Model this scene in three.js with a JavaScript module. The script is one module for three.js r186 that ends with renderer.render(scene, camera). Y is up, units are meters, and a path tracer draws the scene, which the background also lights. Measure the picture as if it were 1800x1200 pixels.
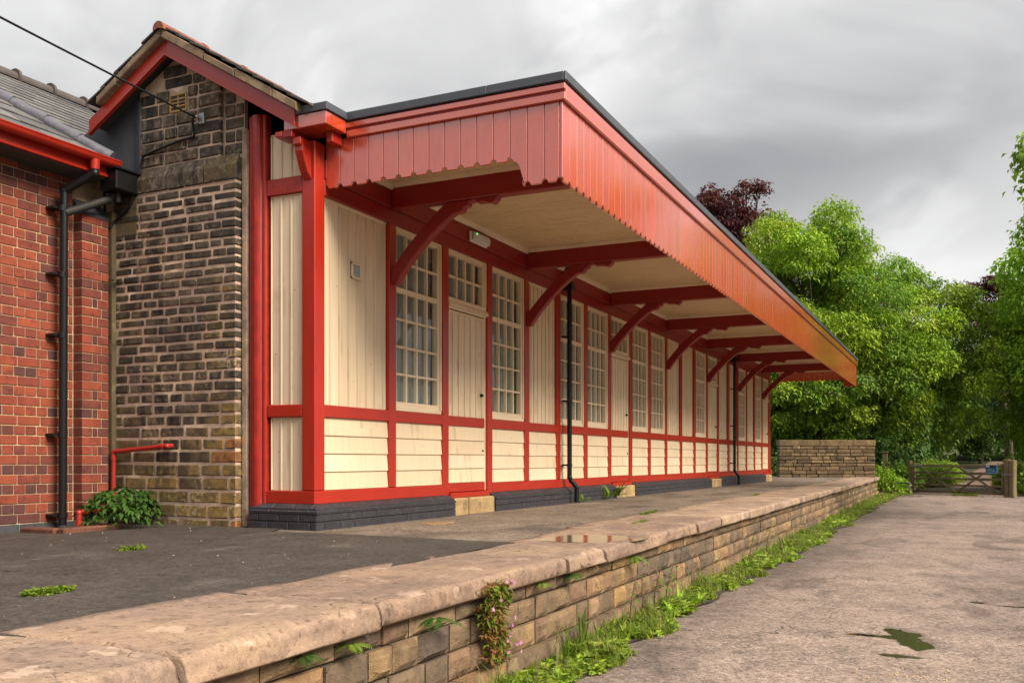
import * as THREE from 'three';
import { mergeGeometries } from 'three/addons/utils/BufferGeometryUtils.js';

// ------------------------------------------------------------------ camera, sky, sun, exposure
const scene = new THREE.Scene();
const camera = new THREE.PerspectiveCamera(2 * Math.atan(808.5 / 1660) * 180 / Math.PI, 1800 / 1617, 0.1, 600);
camera.setViewOffset(1800, 1617, 0, 0, 1800, 1200);          // level camera, lens shifted upwards
camera.position.set(-6.666, 1.22, 5.07);
const YAW = 25.45 * Math.PI / 180;
camera.lookAt(-6.666 + Math.cos(YAW), 1.22, 5.07 - Math.sin(YAW));
const renderer = new THREE.WebGLRenderer({ antialias: true });
renderer.toneMapping = THREE.LinearToneMapping;
const EXPOSURE = 4.6;
renderer.toneMappingExposure = EXPOSURE;
renderer.shadowMap.enabled = true;

// overcast sky: rolling grey cloud, brighter where it thins
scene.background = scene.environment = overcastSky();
function overcastSky() {
  const W = 3072, H = 1536, d = new Float32Array(W * H * 4), R = Math.PI / 180;
  // thin and thick places of the cloud deck: azimuth from the camera's axis, elevation, spreads, strength
  const spots = [[6.2, 20, 3.6, 7, 0.3], [-2, 30, 14, 6, 0.05], [19, 15, 10, 3.2, -0.29], [12, 23, 6, 3, -0.07], [25, 22, 8, 5, -0.09], [25.5, 10.8, 5, 2.4, 0.34],
    [-25, 18, 9, 5, -0.03], [-14, 23, 6, 4, 0.06], [60, 22, 18, 9, 0.08], [100, 35, 25, 12, -0.1], [150, 25, 25, 10, 0.1], [-70, 30, 22, 10, -0.08], [-120, 25, 25, 9, 0.1], [70, 55, 25, 12, 0.08]];
  for (let j = 0; j < H; j++) for (let i = 0; i < W; i++) {
    const el = ((j + 0.5) / H - 0.5) * Math.PI, k = (j * W + i) * 4; if (el < 0) { d[k] = 0.16 / EXPOSURE; d[k + 1] = 0.15 / EXPOSURE; d[k + 2] = 0.12 / EXPOSURE; d[k + 3] = 1; continue; }
    const a = ((i + 0.5) / W - 0.5) * 2 * Math.PI, y = Math.sin(el), c = Math.cos(el), x = Math.cos(a) * c, z = Math.sin(a) * c, px = x / (y + 0.34), pz = z / (y + 0.34);
    const wx = fbm2(px * 1.3 + 7, pz * 1.3, 3, 11) - 0.5, wz = fbm2(px * 1.3, pz * 1.3 + 9, 3, 12) - 0.5;
    const n = fbm2(px * 1.7 + wx * 1.8, pz * 1.7 + wz * 1.8, 5, 13) - 0.5, m = fbm2(px * 5 + wx * 5, pz * 5 + wz * 5, 5, 14) - 0.5, puff = sstep(0.46, 0.6, fbm2(px * 3.2 + wx * 3, pz * 3.2 + wz * 3, 6, 15)) - 0.5;
    let L = 0.69 + 0.26 * n + 0.27 * m + 0.1 * puff;
    const az = ((a / R + 25.45 + 540) % 360) - 180 + 22 * wx + 9 * m, e = el / R + 10 * wz + 7 * m;
    for (const [sa, se, da, de, s] of spots) { const q = ((az - sa + 540) % 360) - 180; L += s * (0.8 + 0.9 * m + 0.3 * puff) * Math.exp(-0.5 * (q * q / da / da + (e - se) * (e - se) / de / de)); }
    L *= (1 + 0.9 * y) / 1.22; L = Math.min(el > 0.5 ? 1.6 : 1.0, Math.max(0.27, L));   // brighter overhead, as overcast skies are; put in to add fill light
    const cool = 0.018 * (1 - L);
    { d[k] = (L - cool * 0.6) / EXPOSURE; d[k + 1] = (L - cool * 0.2) / EXPOSURE; d[k + 2] = (L + cool * 1.1) / EXPOSURE; }
    d[k + 3] = 1;
  }
  const t = new THREE.DataTexture(d, W, H, THREE.RGBAFormat, THREE.FloatType);
  t.mapping = THREE.EquirectangularReflectionMapping; t.magFilter = THREE.LinearFilter; t.needsUpdate = true;
  return t;
}

const sun = new THREE.DirectionalLight(0xfff0dc, 1.5);          // veiled sun behind the camera
sun.position.set(-1, 31, 36); sun.target.position.set(6, 0, 0);
sun.castShadow = true; sun.shadow.radius = 60; sun.shadow.mapSize.set(2048, 2048);
Object.assign(sun.shadow.camera, { left: -45, right: 45, top: 45, bottom: -45, near: 1, far: 160 });
scene.add(sun, sun.target);

const V = (x, y, z) => new THREE.Vector3(x, y, z);
// ------------------------------------------------------------------ random numbers and noise
function rng(seed) { let s = seed | 0; return () => { s = (s + 0x6d2b79f5) | 0; let t = Math.imul(s ^ (s >>> 15), 1 | s); t = (t + Math.imul(t ^ (t >>> 7), 61 | t)) ^ t; return ((t ^ (t >>> 14)) >>> 0) / 4294967296; }; }
function hash2(x, y, s) { let h = Math.imul(x, 374761393) ^ Math.imul(y, 668265263) ^ Math.imul(s, 1274126177); h = Math.imul(h ^ (h >>> 13), 1274126177); return ((h ^ (h >>> 16)) >>> 0) / 4294967296; }
function vn(x, y, s, p = 0) {
  let ix = Math.floor(x), iy = Math.floor(y); const fx = x - ix, fy = y - iy, u = fx * fx * (3 - 2 * fx), v = fy * fy * (3 - 2 * fy);
  let jx = ix + 1, jy = iy + 1; if (p) { ix = ((ix % p) + p) % p; iy = ((iy % p) + p) % p; jx = ((jx % p) + p) % p; jy = ((jy % p) + p) % p; }
  const a = hash2(ix, iy, s), b = hash2(jx, iy, s), c = hash2(ix, jy, s), e = hash2(jx, jy, s);
  return a + (b - a) * u + (c - a) * v + (a - b - c + e) * u * v;
}
function fbm2(x, y, o, s) { let t = 0, w = 0.5, n = 0; for (let i = 0; i < o; i++) { t += w * vn(x, y, s + i * 17); n += w; w *= 0.5; x *= 2.03; y *= 2.03; } return t / n; }
function pf(u, v, f, o, s) { let t = 0, w = 0.5, n = 0; for (let i = 0; i < o; i++) { t += w * vn(u * f, v * f, s + i * 17, f); n += w; w *= 0.5; f *= 2; } return t / n; }   // repeats over u, v in 0..1
function clamp(x, a = 0, b = 1) { return Math.min(b, Math.max(a, x)); }
function lerp(a, b, t) { return a + (b - a) * t; }
function sstep(a, b, x) { const t = clamp((x - a) / (b - a)); return t * t * (3 - 2 * t); }
const vn3 = (x, y, z, s) => { const k = Math.floor(z), f = z - k, w = f * f * (3 - 2 * f); return lerp(vn(x, y, s + k * 131), vn(x, y, s + k * 131 + 131), w); };

// ------------------------------------------------------------------ textures
function tex(w, h, metresU, metresV, fn, srgb = true) {
  const d = srgb ? new Uint8Array(w * h * 4) : new Float32Array(w * h * 4);   // heights are kept in full precision
  for (let j = 0; j < h; j++) for (let i = 0; i < w; i++) {
    const c = fn(i / w, j / h, i, j), k = (j * w + i) * 4;
    if (!srgb) { d[k] = d[k + 1] = d[k + 2] = c[0] / 255; d[k + 3] = 1; continue; }
    if (c.length) { d[k] = clamp(c[0], 0, 255); d[k + 1] = clamp(c[1], 0, 255); d[k + 2] = clamp(c[2], 0, 255); } else d[k] = d[k + 1] = d[k + 2] = clamp(c, 0, 255);
    d[k + 3] = 255;
  }
  const t = srgb ? new THREE.DataTexture(d, w, h) : new THREE.DataTexture(d, w, h, THREE.RGBAFormat, THREE.FloatType); t.wrapS = t.wrapT = THREE.RepeatWrapping; t.magFilter = THREE.LinearFilter; t.minFilter = THREE.LinearMipmapLinearFilter; t.generateMipmaps = true;
  if (srgb) t.colorSpace = THREE.SRGBColorSpace;
  t.repeat.set(1 / metresU, 1 / metresV); t.needsUpdate = true; return t;
}
class N1 { constructor(v) { this.v = v; } }
const grey = (v, a = 1, b = 1) => [v, v * a, v * b];
const T = {};
T.paint = tex(512, 512, 0.9, 0.9, (u, v) => { const g = 236 + 16 * (pf(u, v, 5, 3, 3) - 0.5) + 22 * (vn(u * 110, v * 5, 8, 110) - 0.5) * 0.5; const ch = hash2(Math.floor(u * 200), Math.floor(v * 140), 5) > 0.9975 ? 1 : 0, st = sstep(0.6, 0.78, vn(u * 36, v * 2, 6, 36) * 0.6 + pf(u, v, 7, 3, 7) * 0.4); return ch ? [255, 225, 215] : [g - 9 * st, g - 13 * st, g - 10 * st]; });
T.paintBump = tex(512, 512, 0.9, 0.9, (u, v) => [128 + 70 * (vn(u * 110, v * 5, 8, 110) - 0.5) + 50 * (pf(u, v, 24, 3, 4) - 0.5)], false);
T.paintOld = tex(512, 512, 0.7, 0.7, (u, v) => { const f = pf(u, v * 1, 10, 5, 21), l = vn(u * 64, v * 6, 22, 64); const flake = sstep(0.62, 0.7, f * 0.6 + l * 0.4); const g = 225 + 50 * (f - 0.5); return [g + 30 * flake, g * 0.95 + 55 * flake, g * 0.95 + 60 * flake]; });
T.paintOldBump = tex(512, 512, 0.7, 0.7, (u, v) => [128 + 120 * (pf(u, v, 10, 5, 21) * 0.5 + vn(u * 64, v * 6, 22, 64) * 0.5 - 0.5)], false);
T.cream = tex(1024, 1024, 2.1, 2.1, (u, v) => {
  let g = 240 + 14 * (pf(u, v, 4, 4, 31) - 0.5) + 12 * (vn(u * 230, v * 8, 32, 230) - 0.5);
  const q = hash2(Math.floor(u * 150), Math.floor(v * 150), 33); if (q > 0.9985) g -= 70 * hash2(Math.floor(u * 150), Math.floor(v * 150), 34);
  const st = sstep(0.62, 0.8, vn(u * 40, v * 3, 35, 40) * 0.5 + pf(u, v, 8, 3, 36) * 0.5); g -= 20 * st; return [g, g - 5 * st, g - 10 * st];
});
const crack = (u, v) => { let k = 0; for (const [f, sd] of [[5, 45], [9, 46]]) { const q = Math.abs(pf(u + 0.02 * pf(u, v, 30, 2, 47), v, f, 3, sd) - 0.5); k = Math.max(k, (1 - sstep(0.0, 0.004, q)) * sstep(0.52, 0.6, pf(u, v, 4, 2, sd + 9))); } return k; };
T.asphalt = tex(2048, 2048, 3.4, 3.4, (u, v, i, j) => {
  const s = hash2(i >> 2, j >> 2, 41), f = hash2(i >> 1, j >> 1, 42), a = pf(u, v, 11, 4, 43), b = pf(u, v, 150, 2, 44), w = sstep(0.54, 0.68, pf(u, v, 26, 4, 48));
  let g = 205 + 44 * (a - 0.5) + 100 * (b - 0.5) + 44 * (f - 0.5) + 44 * (s - 0.5) - 22 * w; if (s > 0.972) g += 44; if (s < 0.05) g -= 84; g -= 90 * crack(u, v); return [g, g * 0.985, g * 0.965];
});
T.asphaltBump = tex(1024, 1024, 1.7, 1.7, (u, v, i, j) => [128 + 130 * (pf(u, v, 115, 2, 44) - 0.5) + 70 * (hash2(i >> 1, j >> 1, 41) - 0.5)], false);
T.sand = tex(1024, 1024, 1.7, 1.7, (u, v, i, j) => {
  const a = pf(u, v, 5, 5, 51), b = pf(u, v, 14, 4, 52), c = vn(u * 10 + 2 * a, v * 60, 53, 10) , sp = hash2(i >> 1, j >> 1, 54), q = pf(u, v, 9, 3, 55);
  let g = 212 + 80 * (a - 0.5) + 46 * (b - 0.5) + 14 * (c - 0.5) + 40 * (hash2(i, j, 56) - 0.5) + 30 * (pf(u, v, 120, 2, 59) - 0.5); const dk = sstep(0.56, 0.8, b); g -= 46 * dk; if (sp > 0.99) g -= 40; if (sp < 0.006) g += 40;
  const pale = sstep(0.66, 0.73, q) * 34; return [g + pale, g * (0.955 + 0.03 * (q - 0.5)) + pale, g * (0.9 + 0.14 * (0.5 - a)) + pale];
});
T.sandBump = tex(1024, 1024, 1.7, 1.7, (u, v, i, j) => [128 + 110 * (pf(u, v, 14, 5, 52) - 0.5) + 70 * (pf(u, v, 5, 3, 51) - 0.5) + 30 * (hash2(i >> 1, j >> 1, 57) - 0.5) - 60 * sstep(0.62, 0.75, pf(u, v, 26, 2, 58))], false);
T.cope = tex(1024, 1024, 1.9, 1.9, (u, v, i, j) => {
  const a = pf(u, v, 5, 5, 151), b = pf(u, v, 16, 4, 152), q = pf(u, v, 10, 4, 155), c = Math.max(crack(u, v), crack(v, u) * 0.7), ly = pf(u * 1, v, 60, 2, 158);
  let g = 214 + 70 * (a - 0.5) + 56 * (b - 0.5) + 44 * (hash2(i, j, 156) - 0.5) + 36 * (pf(u, v, 130, 2, 159) - 0.5); g -= 40 * sstep(0.56, 0.74, b); g -= 105 * c; if (hash2(i >> 1, j >> 1, 157) > 0.992) g -= 60;
  const pale = sstep(0.63, 0.69, q * 0.8 + ly * 0.2) * 40, dk = sstep(0.66, 0.78, pf(u, v, 60, 3, 160)) * 40; return [g + pale - dk, g * 0.965 + pale * 1.05 - dk, g * (0.92 + 0.1 * (0.5 - a)) + pale * 1.15 - dk]; });
T.brick = tex(512, 512, 0.7, 0.7, (u, v, i, j) => { const a = pf(u, v, 8, 5, 61); let g = 224 + 70 * (a - 0.5) + 26 * (hash2(i, j, 62) - 0.5); const k = sstep(0.64, 0.72, pf(u, v, 16, 3, 63)); g -= 26 * k; return [g, g * (1 - 0.03 * k), g]; });
T.brickBump = tex(512, 512, 0.7, 0.7, (u, v, i, j) => [128 + 120 * (pf(u, v, 20, 4, 64) - 0.5) + 40 * (hash2(i >> 1, j >> 1, 65) - 0.5)], false);
T.wood = tex(512, 512, 0.6, 1.2, (u, v) => { const r = vn(u * 48 + 3 * pf(u, v, 3, 2, 71), v * 3, 72, 48), k = pf(u, v, 6, 4, 73); const g = 196 + 80 * (r - 0.5) + 60 * (k - 0.5), m = sstep(0.55, 0.7, k); return [g, g * (0.96 + 0.04 * m), g * (0.86 - 0.12 * m)]; });
T.slate = tex(256, 256, 0.5, 0.5, (u, v) => { const g = 220 + 60 * (pf(u, v, 7, 4, 81) - 0.5) + 20 * (vn(u * 60, v * 4, 82, 60) - 0.5); const l = sstep(0.66, 0.74, pf(u, v, 12, 3, 83)) * 30; return [g + l, g + l, g + l * 0.7]; });
T.bark = tex(256, 512, 0.5, 1, (u, v) => { const g = 190 + 110 * (vn(u * 26, v * 6 + 2 * pf(u, v, 4, 2, 91), 92, 26) - 0.5) + 50 * (pf(u, v, 8, 3, 93) - 0.5); return [g, g * 0.97, g * 0.9]; });
T.felt = tex(256, 256, 0.4, 0.4, (u, v, i, j) => { const g = 190 + 70 * (hash2(i, j, 95) - 0.5) + 40 * (pf(u, v, 4, 3, 96) - 0.5); return [g, g, g * 1.02]; });
// stains of the old end wall (lichen, soot, salts), one unrepeated sheet: u runs along z from -2.5 over 2 m, v along y from 0.4 over 4.8 m
const DARKW = (u, v, i, j) => {
  const zz = -2.5 + u * 2, yy = 0.4 + v * 4.8, n = fbm2(u * 9, v * 21, 5, 101), f = fbm2(u * 40, v * 96, 4, 102), st = fbm2(u * 34, v * 7, 4, 103);
  let r = 214, g = 207, b = 198; const k = 0.86 + 0.5 * (n - 0.5) + 0.7 * (f - 0.5); r *= k; g *= k; b *= k;
  const edge = sstep(-1.35, -0.9, zz + 0.5 * (n - 0.5)), ol = sstep(0.55, 0.66, f * 0.5 + n * 0.5 + 0.14 * edge + 0.1 * sstep(2.3, 0.7, yy) - 0.04 - 0.2 * sstep(2.4, 3.2, yy));
  r = lerp(r, 228, ol * 0.55); g = lerp(g, 204, ol * 0.55); b = lerp(b, 112, ol * 0.55);
  const low = sstep(1.5, 0.7, yy + 0.8 * (n - 0.5)); r = lerp(r, 214, low * 0.5); g = lerp(g, 196, low * 0.5); b = lerp(b, 138, low * 0.5);
  const sootDark = sstep(0.5, 0.62, st * 0.6 + n * 0.4) * (1 - edge) * (1 - low); r *= 1 - 0.42 * sootDark; g *= 1 - 0.42 * sootDark; b *= 1 - 0.4 * sootDark;
  const left = sstep(-2.0, -2.25, zz + 0.3 * (f - 0.5)); r = lerp(r, 176, left * 0.45); g = lerp(g, 164, left * 0.45); b = lerp(b, 96, left * 0.45);
  const salt = sstep(0.63, 0.7, fbm2(u * 70, v * 160, 3, 104) * 0.55 + fbm2(u * 5, v * 12, 3, 105) * 0.45) + sstep(0.74, 0.8, st * 0.7 + f * 0.3) * sstep(-1.9, -1.0, zz) * 0.6; r += 120 * salt; g += 116 * salt; b += 106 * salt;
  const q = 50 * (hash2(i, j, 106) - 0.5) + 40 * (hash2(i >> 1, j >> 1, 107) - 0.5); return [r + q, g + q, b + q];
};
T.dark = tex(1024, 2048, 2, 4.8, DARKW);
T.dark.offset.set(2.5 / 2, -0.4 / 4.8);

// ------------------------------------------------------------------ materials
const lin = (r, g, b) => new THREE.Color().setRGB(r, g, b);
function mat(color, o = {}) { const m = new (o.clearcoat || o.transmission || o.ior || o.sheen ? THREE.MeshPhysicalMaterial : THREE.MeshStandardMaterial)({ color: Array.isArray(color) ? lin(...color) : color, roughness: 0.8, ...o }); return m; }
const M = {
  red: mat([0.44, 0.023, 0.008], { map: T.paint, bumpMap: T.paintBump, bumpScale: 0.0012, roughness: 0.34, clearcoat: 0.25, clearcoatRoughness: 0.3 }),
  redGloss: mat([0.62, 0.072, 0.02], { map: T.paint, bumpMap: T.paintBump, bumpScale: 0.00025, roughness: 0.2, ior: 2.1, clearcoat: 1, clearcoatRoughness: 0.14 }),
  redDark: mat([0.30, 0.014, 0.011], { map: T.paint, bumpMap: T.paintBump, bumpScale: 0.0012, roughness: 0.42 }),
  redOld: mat([0.45, 0.026, 0.014], { map: T.paintOld, bumpMap: T.paintOldBump, bumpScale: 0.004, roughness: 0.38 }),
  cream: mat([0.83, 0.68, 0.48], { map: T.cream, bumpMap: T.paintBump, bumpScale: 0.0008, roughness: 0.5 }),
  soffit: mat([0.8, 0.63, 0.37], { map: T.cream, bumpMap: T.paintBump, bumpScale: 0.0008, roughness: 0.4 }),
  flashing: mat([0.075, 0.085, 0.105], { roughness: 0.4, map: T.paint }),
  plinth: mat([0.045, 0.05, 0.062], { map: T.paintOld, bumpMap: T.brickBump, bumpScale: 0.006, roughness: 0.42 }),
  blackPipe: mat([0.009, 0.009, 0.01], { roughness: 0.36, specularIntensity: 0.7, ior: 1.45 }),
  redPipe: mat([0.42, 0.03, 0.02], { roughness: 0.35, map: T.paint }),
  glass: mat([0.93, 0.97, 0.95], { transmission: 1, roughness: 0.02, thickness: 0, ior: 1.5 }),
  blind: mat([0.42, 0.47, 0.42], { roughness: 0.9, map: T.felt }),
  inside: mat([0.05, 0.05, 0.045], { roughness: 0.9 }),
  mortarDark: mat([0.74, 0.61, 0.53], { map: T.sand, roughness: 0.95, bumpMap: T.sandBump, bumpScale: 0.006 }),
  mortarRed: mat([0.6, 0.48, 0.34], { map: T.sand, roughness: 0.95, bumpMap: T.sandBump, bumpScale: 0.004 }),
  limeStrip: mat([0.55, 0.45, 0.38], { map: T.sand, roughness: 0.95, bumpMap: T.sandBump, bumpScale: 0.006 }),
  render: mat([0.17, 0.14, 0.085], { map: T.sand, roughness: 0.95, bumpMap: T.sandBump, bumpScale: 0.005 }),
  vergeStone: mat([0.33, 0.26, 0.19], { map: T.sand, bumpMap: T.sandBump, bumpScale: 0.01, roughness: 0.9 }),
  terracotta: mat([0.32, 0.1, 0.06], { map: T.brick, bumpMap: T.brickBump, bumpScale: 0.004, roughness: 0.75 }),
  airbrick: mat([0.85, 0.6, 0.27], { map: T.sand, roughness: 0.8 }),
  felt: mat([0.11, 0.115, 0.135], { map: T.felt, roughness: 0.75 }),
  leadGrey: mat([0.14, 0.145, 0.165], { roughness: 0.5, map: T.slate }),
  hipTile: mat([0.15, 0.15, 0.185], { roughness: 0.4, map: T.slate }),
  ridgeTile: mat([0.1, 0.085, 0.08], { roughness: 0.7, map: T.slate }),
  galv: mat([0.3, 0.31, 0.33], { roughness: 0.45, metalness: 0.6 }),
  white: mat([0.7, 0.7, 0.68], { roughness: 0.5 }),
  lens: mat([0.62, 0.62, 0.58], { roughness: 0.25, ior: 1.5 }),
  soil: mat([0.045, 0.035, 0.024], { map: T.sand, roughness: 1, bumpMap: T.sandBump, bumpScale: 0.03 }),
};
const creams = [[0.83, 0.68, 0.48], [0.8, 0.655, 0.455], [0.815, 0.66, 0.45], [0.77, 0.62, 0.42]].map((c) => mat(c, { map: T.cream, bumpMap: T.paintBump, bumpScale: 0.0012, roughness: 0.5 }));
const darkTone = [[0.104, 0.088, 0.073], [0.158, 0.132, 0.105], [0.210, 0.168, 0.122], [0.262, 0.206, 0.139], [0.336, 0.262, 0.162], [0.420, 0.210, 0.112]].map((c) => mat(c, { map: T.dark, bumpMap: T.brickBump, bumpScale: 0.01, roughness: 0.85 }));
const redTone = [[0.31, 0.066, 0.03], [0.28, 0.056, 0.028], [0.24, 0.05, 0.028], [0.19, 0.046, 0.03], [0.14, 0.04, 0.031], [0.105, 0.036, 0.032]].map((c) => mat(c, { map: T.brick, bumpMap: T.brickBump, bumpScale: 0.004, roughness: 0.8 }));
const blueBrick = mat([0.075, 0.08, 0.095], { map: T.brick, bumpMap: T.brickBump, bumpScale: 0.004, roughness: 0.5 });
const sandTone = [[0.42, 0.29, 0.15], [0.36, 0.26, 0.15], [0.3, 0.22, 0.135], [0.24, 0.18, 0.12], [0.2, 0.155, 0.115], [0.27, 0.185, 0.125], [0.33, 0.22, 0.13], [0.155, 0.125, 0.1]].map((c) => mat(c, { map: T.sand, bumpMap: T.sandBump, bumpScale: 0.022, roughness: 0.9 }));
const copeTone = [[0.441, 0.326, 0.255], [0.396, 0.293, 0.235], [0.468, 0.353, 0.280], [0.378, 0.274, 0.215]].map((c) => mat(c, { map: T.cope, bumpMap: T.sandBump, bumpScale: 0.008, roughness: 0.82 }));
const gritTone = [[0.2, 0.155, 0.09], [0.16, 0.125, 0.075], [0.24, 0.18, 0.1], [0.13, 0.1, 0.065], [0.26, 0.2, 0.125]].map((c) => mat(c, { map: T.sand, bumpMap: T.sandBump, bumpScale: 0.02, roughness: 0.95 }));
const slateTone = [[0.17, 0.165, 0.165], [0.14, 0.137, 0.137], [0.2, 0.19, 0.185], [0.11, 0.106, 0.106]].map((c) => mat(c, { map: T.slate, roughness: 0.5 }));
const woodTone = [[0.22, 0.18, 0.115], [0.25, 0.21, 0.15], [0.19, 0.16, 0.105]].map((c) => mat(c, { map: T.wood, bumpMap: T.wood, bumpScale: 0.004, roughness: 0.9 }));
const barkMat = mat([0.12, 0.095, 0.07], { map: T.bark, bumpMap: T.bark, bumpScale: 0.02, roughness: 0.95 });
const twigMat = mat([0.3, 0.26, 0.2], { map: T.bark, roughness: 0.9 });

// ------------------------------------------------------------------ objects, names, labels
const counts = new Map();
function numbered(n) { const k = counts.get(n) ?? 0; counts.set(n, k + 1); return k ? n + '_' + String(k).padStart(3, '0') : n; }
function tag(o, label, category, group, kind) { o.userData.label = label; if (category) o.userData.category = category; if (group) o.userData.group = group; if (kind) o.userData.kind = kind; return o; }
const bases = [];
// a thing built in world coordinates; its Group is set down at `at` when everything is built
function thing(name, label, category, at = [0, 0, 0], group) { const g = new THREE.Group(); g.name = numbered(name); scene.add(g); tag(g, label, category, group); bases.push([g, at]); return g; }
function piece(name, geo, m, parent = scene) { const o = new THREE.Mesh(geo, m); o.name = parent === scene ? numbered(name) : partName(name, parent); o.castShadow = o.receiveShadow = true; parent.add(o); return o; }
const partCounts = new Map();
function partName(n, p) { const key = p.id + n, k = partCounts.get(key) ?? 0; partCounts.set(key, k + 1); return k ? n + '_' + String(k).padStart(3, '0') : n; }
function struct(name, geo, m, label) { const o = piece(name, geo, m); o.userData.kind = 'structure'; if (label) o.userData.label = label; return o; }

// ------------------------------------------------------------------ geometry helpers
// uv in metres by the face's main direction; grain: the axis that v follows
function boxUV(g, grain = 'y', du = 0, dv = 0) {
  const p = g.attributes.position, n = g.attributes.normal, uv = new Float32Array(p.count * 2), ga = 'xyz'.indexOf(grain);
  const A = V(0, 0, 0), B = V(0, 0, 0), C = V(0, 0, 0); let N;
  for (let i = 0; i < p.count; i++) {
    if (g.index) N = [Math.abs(n.getX(i)), Math.abs(n.getY(i)), Math.abs(n.getZ(i))];
    else if (i % 3 === 0) { A.fromBufferAttribute(p, i); B.fromBufferAttribute(p, i + 1).sub(A); C.fromBufferAttribute(p, i + 2).sub(A); B.cross(C); N = [Math.abs(B.x), Math.abs(B.y), Math.abs(B.z)]; }
    const a = N.indexOf(Math.max(...N)), P = [p.getX(i), p.getY(i), p.getZ(i)];
    const rest = [0, 1, 2].filter((k) => k !== a); let vi = rest.includes(ga) ? ga : rest[1], ui = rest.find((k) => k !== vi);
    uv[2 * i] = P[ui] + du; uv[2 * i + 1] = P[vi] + dv;
  }
  g.setAttribute('uv', new THREE.BufferAttribute(uv, 2)); return g;
}
function fromTris(t, flat = true) { const g = new THREE.BufferGeometry(); g.setAttribute('position', new THREE.Float32BufferAttribute(t, 3)); if (flat) g.computeVertexNormals(); return g; }
// box with chamfered edges between two corners (44 triangles)
function cbox(x0, x1, y0, y1, z0, z1, c = 0.004, warp) {
  const C = [(x0 + x1) / 2, (y0 + y1) / 2, (z0 + z1) / 2], h = [Math.abs(x1 - x0) / 2, Math.abs(y1 - y0) / 2, Math.abs(z1 - z0) / 2], t = [];
  c = Math.min(c, h[0] * 0.8, h[1] * 0.8, h[2] * 0.8);
  const pt = (s, a) => { const q = [0, 1, 2].map((k) => C[k] + s[k] * (h[k] - (k === a ? 0 : c))); return warp ? warp(q) : q; };
  const poly = (ps) => { const A = ps[0], B = ps[1], D = ps[2], n = [(B[1] - A[1]) * (D[2] - A[2]) - (B[2] - A[2]) * (D[1] - A[1]), (B[2] - A[2]) * (D[0] - A[0]) - (B[0] - A[0]) * (D[2] - A[2]), (B[0] - A[0]) * (D[1] - A[1]) - (B[1] - A[1]) * (D[0] - A[0])];
    let o = 0; for (let k = 0; k < 3; k++) o += n[k] * (ps.reduce((q, p) => q + p[k], 0) / ps.length - C[k]); if (o < 0) ps.reverse();
    for (let k = 1; k + 1 < ps.length; k++) t.push(...ps[0], ...ps[k], ...ps[k + 1]); };
  for (let a = 0; a < 3; a++) for (const s of [-1, 1]) { const b = (a + 1) % 3, d = (a + 2) % 3, S = (u, v) => { const q = [0, 0, 0]; q[a] = s; q[b] = u; q[d] = v; return q; };
    poly([pt(S(-1, -1), a), pt(S(1, -1), a), pt(S(1, 1), a), pt(S(-1, 1), a)]); }
  for (let a = 0; a < 3; a++) { const b = (a + 1) % 3, d = (a + 2) % 3; for (const u of [-1, 1]) for (const v of [-1, 1]) { const S = (w) => { const q = [0, 0, 0]; q[a] = w; q[b] = u; q[d] = v; return q; };
    poly([pt(S(-1), b), pt(S(1), b), pt(S(1), d), pt(S(-1), d)]); } }
  for (const u of [-1, 1]) for (const v of [-1, 1]) for (const w of [-1, 1]) poly([pt([u, v, w], 0), pt([u, v, w], 1), pt([u, v, w], 2)]);
  return fromTris(t);
}
let uvSeed = rng(77);
const slab = (x0, x1, y0, y1, z0, z1, c = 0.004, grain = 'y') => boxUV(cbox(x0, x1, y0, y1, z0, z1, c), grain, uvSeed() * 3, uvSeed() * 3);
// extrude a polygon given in two axes along the third: plane 'xy' along z, 'zy' along x, 'xz' along y
function prism(pts, a0, a1, plane = 'xy', bevel = 0) {
  const sh = new THREE.Shape(pts.map((p) => new THREE.Vector2(p[0], p[1])));
  let g = new THREE.ExtrudeGeometry(sh, { depth: a1 - a0 - 2 * bevel, bevelEnabled: bevel > 0, bevelSize: bevel, bevelThickness: bevel, bevelOffset: -bevel, bevelSegments: 1, curveSegments: 6 });
  g.translate(0, 0, a0 + bevel); const p = g.attributes.position;
  if (plane === 'zy') { for (let i = 0; i < p.count; i++) { const z = p.getX(i), y = p.getY(i), x = p.getZ(i); p.setXYZ(i, x, y, z); } flip(g); }
  if (plane === 'xz') { for (let i = 0; i < p.count; i++) { const x = p.getX(i), z = p.getY(i), y = p.getZ(i); p.setXYZ(i, x, y, z); } flip(g); }
  g.deleteAttribute('uv'); g.computeVertexNormals(); return boxUV(g, 'y', uvSeed() * 3, uvSeed() * 3);
}
function flip(g) { const a = g.attributes.position; if (g.index) { const ix = g.index; for (let i = 0; i < ix.count; i += 3) { const q = ix.getX(i); ix.setX(i, ix.getX(i + 2)); ix.setX(i + 2, q); } } else for (let i = 0; i < a.count; i += 3) { const q = [a.getX(i), a.getY(i), a.getZ(i)]; a.setXYZ(i, a.getX(i + 2), a.getY(i + 2), a.getZ(i + 2)); a.setXYZ(i + 2, ...q); } return g; }

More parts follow.
